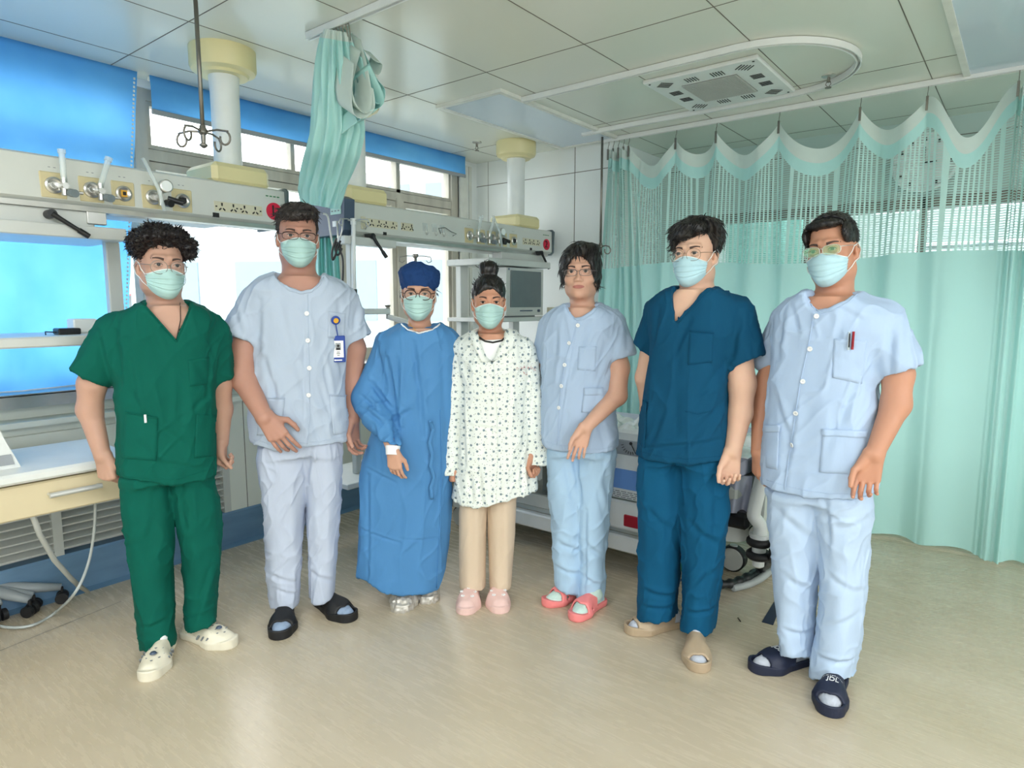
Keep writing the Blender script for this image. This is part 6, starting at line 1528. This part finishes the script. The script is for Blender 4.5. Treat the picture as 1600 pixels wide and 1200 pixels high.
# ---------------------------------------------------------------- 5 nurse, unmasked
def person5():
    p=Person(903,937,-10,'woman in pale blue buttoned tunic with short dark hair and glasses, no mask'); P=p.P
    T=head_T(p,(904,424),yaw=4,pitch=0,roll=-1,sc=1.0)
    skin=skin_mat(5,(208,164,142))
    rows=[(476,884,936),(482,870,950),(490,858,962),(504,852,970),(530,851,966),(560,850,960),(600,850,957),(640,848,960),(680,850,965),(712,852,967)]
    S1,S2=sh(p,866,488,.060,.02),sh(p,954,486,.062,.0)
    A1=[S1,P(850,620,.06),P(852,690,.03)]; A2=[S2,P(967,575,-.02),P(964,618,-.05),P(915,668,-.19)]
    B,TB=body_std(p,T,rows,[(A1,[.050,.040,.027]),(A2,[.052,.046,.043,.027])],
        [(A1[-1],(.1,0,-1),(.3,-.9,0),dict(size=.88)),(A2[-1],(-.32,-.05,-1),(-.95,-.2,.3),dict(size=.93,curl=(22,28,18),thumb=.35,thumb_curl=20,spread=4))],
        skin=skin,legs_px=[(P(880,720),P(885,820),P(890,905)),(P(935,720),P(930,820),P(925,915))],neck_r=.050,ry=.125,chest=.018)
    neck=[(883,450),(884,474),(890,489),(900,499),(912,497),(926,487),(937,473),(938,450)]
    sl=([S1,P(848,556,.03)],[.062,.052],hem_plane(p,(838,562),(856,562),.03)); sr=([S2,P(969,552,-.01)],[.066,.070],hem_plane(p,(947,567),(991,553),-.01))
    hem=[(835,692),(850,696),(872,702),(890,703),(905,708),(940,708),(966,702),(985,700)]
    segs=[(925,500,890,590,.012,.006),(950,520,930,600,.012,.005),(960,600,965,690,.012,.006),(930,640,945,700,.012,.006),(870,500,868,560,.012,.005),(955,560,930,620,.010,.006),(900,510,872,690,.004,.004),(880,560,870,620,.012,.004),(940,600,925,650,.012,.005),(975,500,978,545,.01,.007)]
    top,TT,_,_=garment(p,'tunic','tunic_nurse',lambda F:shirt_std(F,p,rows,hem,sl,sr,neck,(908,466),ry=.135,depthF=.0,hole=(.060,.058)),(-.4,-.3,.5),(.4,.3,1.5),segs=segs,amp=.009,seed=15)
    lineon(p,TT,[(853, 690), (870, 696), (890, 697), (905, 702), (940, 702), (964, 696)],.0011,'hem_stitch','tunic_nurse',top,.0004)
    lineon(p,TT,[(903,502),(898,520),(884,560),(875,620),(870,696)],.0018,'placket_edge','tunic_nurse',top,.001)
    lineon(p,TT,[(884,478),(891,491),(901,501),(913,499),(927,489),(936,477)],.0022,'neck_band','tunic_nurse',top,.001)
    for u,v in ((903,508),(890,536),(883,570),(878,603),(874,637)): button(p,TT,u,v,top,.0085)
    decal(p,TT,[(913,606),(942,605),(946,648),(908,644)],10,12,'pocket','tunic_nurse',top); decal(p,TT,[(904,541),(932,541),(930,580),(902,578)],9,9,'pocket','tunic_nurse',top,off=.002); decal(p,TT,[(912,606),(942,605),(942,617),(912,618)],10,4,'pocket_band','tunic_nurse',top,off=.006)
    def tr(F): legs(F,p,[(700,860,905),(720,857,908),(760,858,912),(800,862,914),(830,864,913),(870,867,912),(900,868,911),(922,872,910)],[(700,905,955),(720,902,960),(760,902,956),(800,903,952),(840,906,948),(870,907,946),(900,908,945),(940,905,942)],[(866,915),(885,925),(910,935)],[(900,930),(920,938),(945,946)],top=[(680,868,952),(705,866,955)],ry=.095,k=.02)
    garment(p,'trousers','trouser_nurse',tr,(-.3,-.25,0),(.35,.25,.8),segs=[(880,720,895,800,.012,.006),(940,720,950,800,.012,.006),(870,850,905,870,.012,.008),(912,850,940,880,.012,.008),(915,800,912,930,.008,.008),(868,890,905,905,.010,.007),(910,905,940,925,.010,.007),(890,690,905,790,.010,.007),(930,760,945,830,.012,.006)],amp=.010,fr=(10,10,5),seed=16)
    shoe(p,(851,949),(905,930),'sandal','sandal_coral',1,ln=.25,sock='sock_mint'); shoe(p,(893,971),(940,943),'sandal','sandal_coral',-1,ln=.25,sock='sock_mint')
    face_parts(p,T,TB,lips=True); glasses(p,T,TB,'glasses_grey',hw=.027,hh=.014,n=3.0,r=.0011,rtop=.0018,drop=.002)
    hair(p,T,[('e',(0,.020,.052),(.088,.103,.092)),('e',(.052,.0,.02),(.034,.07,.080),.02),('e',(-.054,.0,.025),(.030,.065,.070),.02),('e',(.03,-.03,.10),(.06,.06,.035),.02),('c',(.074,.0,.0),(.072,.010,-.045),.020,.014),('c',(-.076,.0,.02),(-.080,.004,-.030),.020,.012)],
        [('e',(-.002,-.105,-.014),(.071,.084,.098),.004),('e',(0,-.09,-.075),(.082,.098,.080),.006),('h',(0,0,-.060),(0,0,-1)),('h',(0,.02,-.05),(0,-.3,-1)) ,][:3],m='hair_black',strands=1600,slen=.035,srad=.0009,lift=.03,jit=.10,comb=(.02,.0,.15),seed=11,noise=.004,nscale=50,droop=.5,post=[('e',(-.050,-.058,.060),(.016,.022,.030),.01)])
    tick('p5')
# ---------------------------------------------------------------- 6 navy scrubs
def person6():
    p=Person(1066,992,-14,'young man in dark teal-navy scrubs with thick black hair, thin glasses and taupe shoes'); P=p.P
    T=head_T(p,(1073,396),yaw=-8,pitch=1,roll=-1,sc=1.04)
    skin=skin_mat(6,(220,180,156))
    rows=[(448,1056,1118),(454,1042,1134),(463,1026,1150),(474,1016,1162),(500,1016,1160),(530,1019,1150),(560,1017,1140),(600,1010,1140),(650,1004,1141),(700,999,1139),(726,998,1136)]
    S1,S2=sh(p,1032,462,.066,.04),sh(p,1148,463,.072,.0)
    A1=[S1,P(1010,590,.10),P(1016,640,.16),P(1040,690,.16)]; A2=[S2,P(1160,600,.0),P(1157,645,-.01),P(1145,706,-.05)]
    B,TB=body_std(p,T,rows,[(A1,[.055,.046,.042,.030]),(A2,[.058,.050,.044,.031])],
        [(A1[-1],(.5,.2,-1),(.3,-.9,0),dict(size=.95)),(A2[-1],(-.08,-.12,-1),(-.92,-.35,0),dict(size=1.02,curl=(45,55,35),thumb=.35,thumb_curl=10,spread=1))],
        skin=skin,legs_px=[(P(1030,740),P(1030,850),P(1030,950)),(P(1105,740),P(1100,850),P(1092,970))],neck_r=.060,ry=.14)
    neck=[(1054,430),(1055,450),(1061,503),(1117,444),(1117,430)]
    sl=([S1,P(1008,542,.06)],[.066,.058],hem_plane(p,(986,530),(1022,560),.06)); sr=([S2,P(1164,560,.0)],[.076,.072],hem_plane(p,(1139,579),(1191,553),.0))
    hem=[(985,708),(997,712),(1040,721),(1080,723),(1128,719),(1150,714)]
    segs=[(1080,500,1050,560,.012,.006),(1150,490,1140,560,.012,.009),(1135,560,1080,640,.012,.006),(1135,620,1070,700,.014,.007),(1030,480,1022,540,.012,.007),(1010,700,1120,690,.010,.006),(1040,640,1015,700,.012,.006),(1060,520,1060,700,.02,.003),(1100,560,1130,590,.012,.004),(1165,500,1175,560,.012,.006)]
    top,TT,_,_=garment(p,'scrub_top','scrub_navy',lambda F:shirt_std(F,p,rows,hem,sl,sr,neck,(1086,440),ry=.145,depthF=.0,hole=(.066,.062)),(-.45,-.3,.5),(.45,.32,1.6),segs=segs,amp=.009,seed=21)
    lineon(p,TT,[(1001, 706), (1040, 715), (1080, 717), (1126, 713)],.0011,'hem_stitch','scrub_navy',top,.0004)
    lineon(p,TT,[(1055,452),(1061,504)],.0028,'neck_band','scrub_navy',top,.0015); lineon(p,TT,[(1117,446),(1061,504)],.0028,'neck_band','scrub_navy',top,.0015)
    decal(p,TT,[(1078,517),(1115,520),(1112,566),(1075,570)],10,10,'pocket','scrub_navy',top); decal(p,TT,[(1001,622),(1012,628),(1008,700),(998,695)],6,12,'pocket','scrub_navy',top)
    lineon(p,TT,[(1072,642),(1090,647),(1112,642)],.002,'pocket_edge','scrub_navy',top,.002); lineon(p,TT,[(1078,517),(1115,520)],.002,'pocket_edge','scrub_navy',top,.005)
    def tr(F): legs(F,p,[(715,1006,1062),(740,1000,1064),(780,1000,1066),(850,1000,1062),(900,998,1058),(940,1000,1055),(970,1003,1054)],[(715,1066,1128),(740,1062,1136),(780,1060,1140),(850,1066,1132),(900,1070,1125),(950,1068,1118),(990,1064,1114)],[(998,966),(1025,975),(1058,981)],[(1058,986),(1085,994),(1118,1002)],top=[(695,1012,1124),(720,1008,1128)],ry=.105,k=.025)
    garment(p,'trousers','trousers_navy',tr,(-.4,-.28,0),(.4,.28,.85),segs=[(1050,725,1060,790,.008,.008),(1010,800,1050,840,.014,.006),(1075,820,1120,860,.014,.007),(1075,930,1110,900,.012,.008),(1005,925,1050,945,.012,.008),(1070,960,1112,965,.010,.008),(1002,950,1050,962,.01,.007),(1110,740,1120,830,.014,.006),(1120,770,1095,960,.012,.005)],amp=.009,fr=(9,9,4),seed=22)
    shoe(p,(979,990),(1058,976),'open','shoe_taupe',1,ln=.275,sock='sock_grey',W0=1.05); shoe(p,(1090,1052),(1087,998),'open','shoe_taupe',-1,ln=.285,sock='sock_grey',W0=1.05)
    face_parts(p,T,TB); surgical_mask(p,T,TB,'mask_light',seed=5,top=-.002); glasses(p,T,TB,'glasses_thin',hw=.026,hh=.022,n=2.3,r=.0008,drop=.003)
    hair(p,T,[('e',(0,.018,.056),(.084,.102,.092)),('e',(.02,-.02,.105),(.075,.085,.042),.02),('e',(-.05,-.04,.085),(.045,.055,.04),.02),('e',(.065,.01,.07),(.035,.07,.055),.02)],
        [('e',(.006,-.112,-.018),(.062,.080,.078),.006),('h',(0,-.0,-.0),(0,-1.0,-.35)),('h',(0,0,-.045),(0,-.3,-1)),('e',(.085,-.0,-.012),(.022,.026,.034)),('e',(-.085,-.0,-.012),(.022,.026,.034))],m='hair_black',strands=1800,slen=.032,srad=.0009,lift=.10,jit=.15,comb=(.035,.0,.15),seed=13,noise=.004,nscale=55,post=[('e',(-.024,-.060,.080),(.050,.028,.026),.015),('e',(-.060,-.040,.055),(.017,.032,.034),.012),('e',(.035,-.058,.092),(.04,.025,.018),.015),('e',(.005,-.042,.108),(.062,.050,.026),.015)])
    tick('p6')
mat('glasses_thin',(120,104,84),.3,.8)
# ---------------------------------------------------------------- 7 right man in light blue tunic
def person7():
    p=Person(1275,1052,-14,'man at far right in light blue buttoned tunic with two pens in the chest pocket'); P=p.P
    T=head_T(p,(1286,391),yaw=-4,pitch=3,roll=-6,sc=1.03)
    skin=skin_mat(7,(196,144,118))
    rows=[(458,1262,1342),(466,1244,1362),(476,1226,1384),(490,1214,1398),(515,1212,1400),(560,1211,1376),(600,1206,1372),(650,1201,1374),(700,1196,1374),(750,1194,1370),(790,1194,1368)]
    S1,S2=sh(p,1234,476,.070,.05),sh(p,1376,476,.072,.0)
    A1=[S1,P(1198,600,.06),P(1192,650,.05),P(1185,706,-.02)]; A2=[S2,P(1403,585,.0),P(1400,632,-.02),P(1366,710,-.10)]
    B,TB=body_std(p,T,rows,[(A1,[.055,.044,.042,.028]),(A2,[.058,.048,.045,.029])],
        [(A1[-1],(.10,-.12,-1),(.75,-.6,.1),dict(size=.98,curl=(30,35,25),thumb=.5,spread=2)),(A2[-1],(-.16,-.12,-1),(-.94,-.3,.1),dict(size=1.05,curl=(28,35,25),thumb=.45,thumb_curl=15,spread=3))],
        skin=skin,legs_px=[(P(1240,800),P(1243,900),P(1245,1010)),(P(1322,800),P(1318,900),P(1308,1030))],neck_r=.058,ry=.14)
    neck=[(1260,440),(1262,464),(1268,477),(1282,487),(1302,483),(1325,470),(1341,456),(1341,440)]
    sl=([S1,P(1202,560,.06)],[.072,.056],hem_plane(p,(1182,577),(1216,585),.06)); sr=([S2,P(1401,566,.0)],[.078,.078],hem_plane(p,(1374,592),(1437,572),.0))
    hem=[(1180,752),(1195,757),(1230,767),(1260,774),(1300,779),(1340,779),(1362,776),(1390,772)]
    segs=[(1390,500,1385,585,.012,.009),(1330,560,1370,640,.012,.005),(1340,600,1290,700,.014,.006),(1370,640,1300,760,.014,.005),(1225,500,1215,560,.012,.007),(1245,640,1225,760,.012,.005),(1320,500,1300,560,.012,.004),(1360,700,1320,770,.012,.005),(1215,620,1240,700,.012,.005),(1310,480,1350,500,.010,.004),(1240,480,1250,520,.01,.005)]
    top,TT,_,_=garment(p,'tunic','tunic_blue',lambda F:shirt_std(F,p,rows,hem,sl,sr,neck,(1302,450),ry=.145,depthF=.0,hole=(.068,.064)),(-.45,-.3,.4),(.45,.32,1.6),segs=segs,amp=.009,seed=25)
    lineon(p,TT,[(1198, 750), (1230, 760), (1262, 767), (1300, 772), (1340, 772), (1360, 769)],.0011,'hem_stitch','tunic_blue',top,.0004)
    lineon(p,TT,[(1263,467),(1269,479),(1283,489),(1303,485),(1326,472),(1340,459)],.0024,'neck_band','tunic_blue',top,.001)
    lineon(p,TT,[(1272,490),(1262,545),(1250,600),(1238,680),(1226,765)],.0018,'placket_edge','tunic_blue',top,.001)
    for u,v in ((1276,494),(1266,545),(1255,596),(1244,645),(1239,695)): button(p,TT,u,v,top,.0085)
    decal(p,TT,[(1196,664),(1219,664),(1216,734),(1198,730)],8,12,'pocket','tunic_blue',top); decal(p,TT,[(1286,670),(1352,673),(1350,742),(1280,738)],14,14,'pocket','tunic_blue',top); decal(p,TT,[(1303,529),(1354,532),(1346,600),(1300,590)],12,12,'pocket','tunic_blue',top,off=.002)
    decal(p,TT,[(1285,670),(1354,673),(1353,684),(1285,681)],14,4,'pocket_band','tunic_blue',top,off=.006); decal(p,TT,[(1195,664),(1220,664),(1220,675),(1196,675)],8,4,'pocket_band','tunic_blue',top,off=.006)
    for u,mn in ((1325,'ink_black'),(1331,'dark_red')):
        h,n=p.hit(u,532,TT); a_=h+n*.010+Vector((0,0,.030)); b_=h+n*.008-Vector((0,0,.03)); MB().tube([a_,b_],.004,10).build('pen',mn if mn!='ink_black' else 'clear_plastic',top)
        MB().box(h+n*.014+Vector((-.0018,-.002,-.02)),h+n*.014+Vector((.0018,.001,.026))).build('pen_clip',mn,top)
    def tr(F): legs(F,p,[(770,1204,1288),(800,1203,1288),(850,1208,1284),(900,1213,1277),(950,1217,1273),(1000,1222,1269),(1035,1224,1267)],[(770,1276,1356),(800,1276,1362),(850,1282,1357),(900,1284,1352),(950,1283,1349),(1000,1276,1345),(1060,1268,1334)],[(1218,1018),(1240,1030),(1272,1044)],[(1264,1056),(1295,1064),(1338,1072)],top=[(745,1212,1350),(775,1208,1354)],ry=.11,k=.025)
    garment(p,'trousers','trouser_blue',tr,(-.4,-.28,0),(.4,.28,.8),segs=[(1290,780,1292,860,.010,.008),(1215,800,1265,850,.014,.006),(1310,830,1350,820,.012,.006),(1225,900,1262,935,.012,.006),(1290,900,1340,940,.012,.006),(1285,985,1335,970,.012,.006),(1225,985,1262,1005,.010,.007),(1275,1030,1330,1045,.010,.008),(1345,800,1340,900,.014,.005)],amp=.009,fr=(9,9,4),seed=26)
    for toe,heel,sd in (((1175,1050),(1262,1032),1),((1292,1120),(1308,1062),-1)):
        o,R,a,s,SB=shoe(p,toe,heel,'slide','slide_navy',sd,ln=.285,sock='sock_grey',W0=1.08)
        BB=bvh(*SB)
        def lay(me):
            for v in me.vertices:
                q=R@np.array(((.168-v.co.y)*s,v.co.x,.3))+a; h=BB.ray_cast(Vector(q),Vector((0,0,-1)))
                v.co=(h[0] if h[0] is not None else Vector((q[0],q[1],.05)))+Vector((0,0,.0008+v.co.z))
        tx=txt('lettering','JDL',.026,(0,0,0),(0,0,0),'button_white',o,.0008); lay(tx.data)
        g=MB(); random.seed(5)
        for k in range(16):
            x=-.034+.0042*k+random.uniform(-.001,.001); y=.016+random.uniform(-.001,.001); g.box((x,y,-.0004),(x+random.uniform(.001,.003),y+random.uniform(.001,.003),.0006))
        lay(g.build('small_lettering','button_white',o).data)
    face_parts(p,T,TB); surgical_mask(p,T,TB,'mask_light',seed=6,top=-.002)
    glasses(p,T,TB,'glasses_rim',hw=.028,hh=.016,n=2.8,r=.0012,drop=-.001,lens='lens_green')
    hair(p,T,[('e',(0,.018,.053),(.079,.098,.087)),('e',(0,-.035,.093),(.058,.055,.03),.02)],
        [('e',(0,-.112,-.018),(.070,.082,.098),.004),('h',(0,-.0,-.0),(0,-1.0,-.35)),('h',(0,0,-.04),(0,-.3,-1)),('e',(.085,-.0,-.012),(.020,.025,.034)),('e',(-.085,-.0,-.012),(.020,.025,.034))],m='hair_black',strands=1500,post=[('e',(0,-.062,.094),(.060,.024,.018),.012),('e',(.064,-.035,.060),(.014,.036,.036),.01),('e',(-.064,-.035,.060),(.014,.036,.036),.01)],slen=.010,srad=.0007,lift=.4,seed=15,noise=.002,nscale=80)
    tick('p7')
mat('glasses_rim',(206,204,198),.3,.7)
for fn in (person1,person2,person3,person4,person5,person6,person7): fn()
